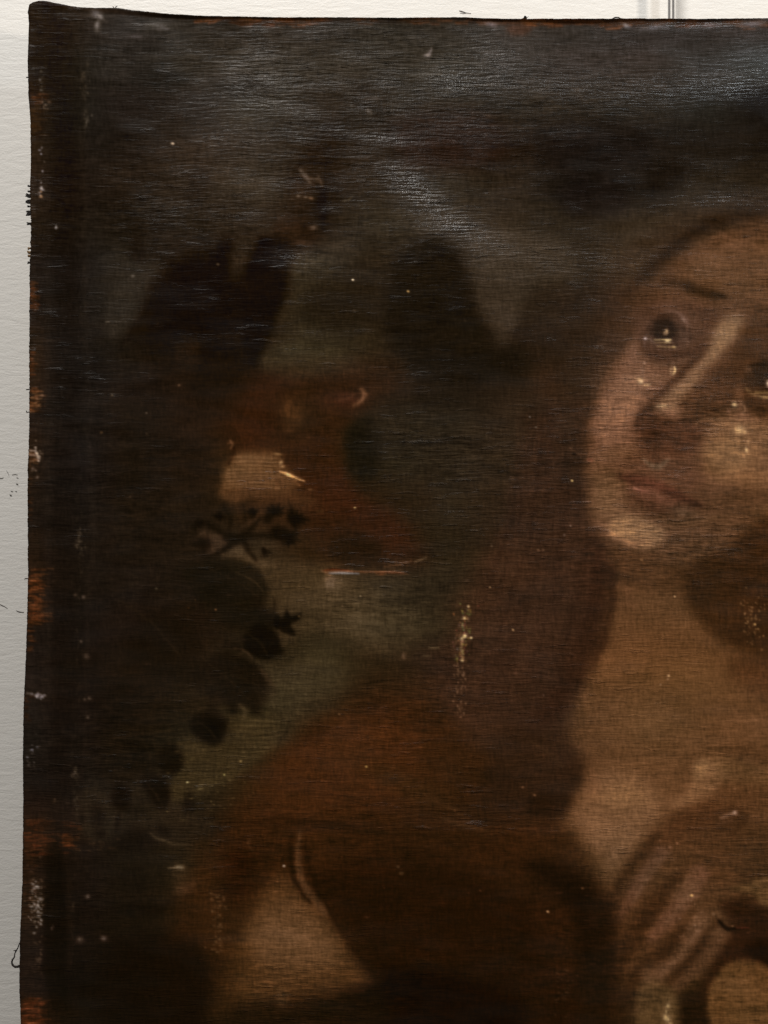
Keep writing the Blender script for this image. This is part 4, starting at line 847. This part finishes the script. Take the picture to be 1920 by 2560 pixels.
# (x, y, half width, half height, angle, gloss, relief) of the shinier, rougher passages
GLOSS = [(1040,470,90,42,35,.75,.45), (1150,570,110,36,22,.6,.4), (600,680,120,70,0,-.2,-.1), (760,520,90,40,0,-.1,0), (960,345,70,16,6,.4,.3), (640,200,90,90,10,.09,.3),
         (725,650,75,36,5,.3,.3), (480,250,360,240,0,-.05,0), (900,150,300,60,0,-.03,0), (1230,130,110,70,0,.35,.3), (1140,200,60,30,0,.4,.3), (1400,200,260,40,0,.25,.25), (1700,230,300,40,-4,.25,.25),
         (1880,180,140,55,-10,.5,.35), (1790,500,150,26,0,.35,.3), (1740,60,180,12,0,.5,.2), (1500,650,180,60,0,.2,.25), (480,520,150,34,0,.07,.15),
         (640,1190,90,50,0,.2,.3), (1180,2050,260,40,2,.1,.4), (1600,1050,200,300,0,.08,.15), (1620,1330,200,60,0,.1,.3),
         (220,500,60,400,0,-.1,-.2), (1000,2400,700,300,0,-.05,-.25), (400,1300,300,500,0,-.05,-.2)]
FALL_Y = [0, 450, 1050, 1650, 2250, 2560, 3200]; FALL_V = [.72, .64, .595, .515, .445, .395, .32]
FALL_X = [0, 960, 1920, 2600]; FALL_W = [1.12, 1.25, 1.38, 1.42]
HAZE_Y = [0, 600, 1200, 3200]; HAZE_V = [.004, .0025, .001, .0004]
canvas = build_canvas()

# wooden stretcher that carries the cloth
def bar(x0, x1, y0, y1):
    a, b = at(x0, y1, 0), at(x1, y0, 0)
    a = Vector(((x0-960)*U, 0, (1280-y1)*U))-PB; b = Vector(((x1-960)*U, 0, (1280-y0)*U))-PB
    return box('stretcher_bar', a.x, b.x, .0035-PB.y, .0245-PB.y, a.z, b.z, M_wood, painting, .001)
bar(86, 205, 175, 3020); bar(2405, 2528, 175, 3020); bar(86, 2528, 66, 173); bar(86, 2528, 3022, 3128)

# loose threads at the edge of the cloth
def thread(name, pts, w, mat=M_thread, depth=.004):
    c = catmull([(x, y) for x, y in pts], 5, False)
    wd = np.interp(np.linspace(0, 1, len(c)), np.linspace(0, 1, len(w)), w)
    rr = random.Random(len(pts)*7+int(pts[0][1]))
    q = [at(x, y, depth+rr.uniform(-.0003, .0003))-PB for x, y in c]
    return tube(name, q, [max(v, .3)*1.35*U*rr.uniform(.8, 1.2) for v in wd], mat, painting)
o = thread('loose_thread', [(54,2352),(48,2360),(45,2369),(41,2376),(37,2384),(36,2392),(31,2400),(30,2408),(33,2414),(39,2417),(46,2416),(54,2413)], [1,1,1.1,1.4,1.1,1.3,1.7,1.5,1.8,2.4,2.4,2])
o['label'] = 'dark thread hanging in a loop off the left edge'
thread('loose_thread', [(40,2377),(36,2376),(33,2377)], [1.2,.8,.3])
R_ = random.Random(4)
def tuft(y, reach, n, mat=M_thread, w=1.5, x=78):
    for i in range(n):
        yy = y+R_.uniform(-1.8, 1.8); e = R_.uniform(-4, 3); rc = reach*R_.uniform(.6, 1.05)
        thread('frayed_thread', [(x, yy), (x-6, yy+R_.uniform(-1, 1)), (x-6-rc*.6, yy+e*.5), (x-6-rc, yy+e)], [w*1.3, w*1.2, w, w*.45], mat)
for y, rc, n in ((467,3,1),(480,2,1),(488,9,3),(491,8,3),(500,9,1),(504,8,2),(509,7,2),(517,3,2),(529,9,2),(535,8,3),(560,5,2)): tuft(y, rc, n)
for y, rc, n in ((622,2,2),(632,4,4),(640,2,3),(658,3,3)): tuft(y, rc, n, M_ochre if y < 650 else M_thread, 1.4)
for y, rc in ((192,1.5),(972,1.5),(1030,1.5),(1445,1.5)): tuft(y, rc, 1, M_thread, .8, 73 if y < 1400 else 69)
def top_fluff(x, y, pts, w=.8):
    thread('frayed_thread', [(x+a, y+b) for a, b in pts], [w, w, w*.4])
top_fluff(288, 22, [(0,0),(2,-5),(6,-7)]); top_fluff(286, 22, [(0,0),(-2,-4),(-5,-6)])
top_fluff(1300, 50, [(0,0),(8,-4),(14,-6)]); top_fluff(1314, 50, [(0,0),(4,-6),(8,-9)], .6)
top_fluff(1545, 48, [(-14,0),(-8,-4),(2,-4),(8,0)], 1.2)

# small dark knot of glue or a pin head sitting on the top edge
def pin_head():
    V = []; F = []; n = 10; c = at(1313, 44, .002)-PB; rr = random.Random(2)
    for i in range(6):
        t = math.pi*i/5
        for k in range(n):
            r = 4.2*U*rr.uniform(.85, 1.15); a = 2*math.pi*k/n
            V.append(c+Vector((r*math.sin(t)*math.cos(a), r*math.cos(t), r*math.sin(t)*math.sin(a))))
    for i in range(5):
        for k in range(n): F.append((i*n+k, i*n+(k+1) % n, (i+1)*n+(k+1) % n, (i+1)*n+k))
    return mesh_obj('pin_head', V, F, M_thread, painting, True)
pin_head()
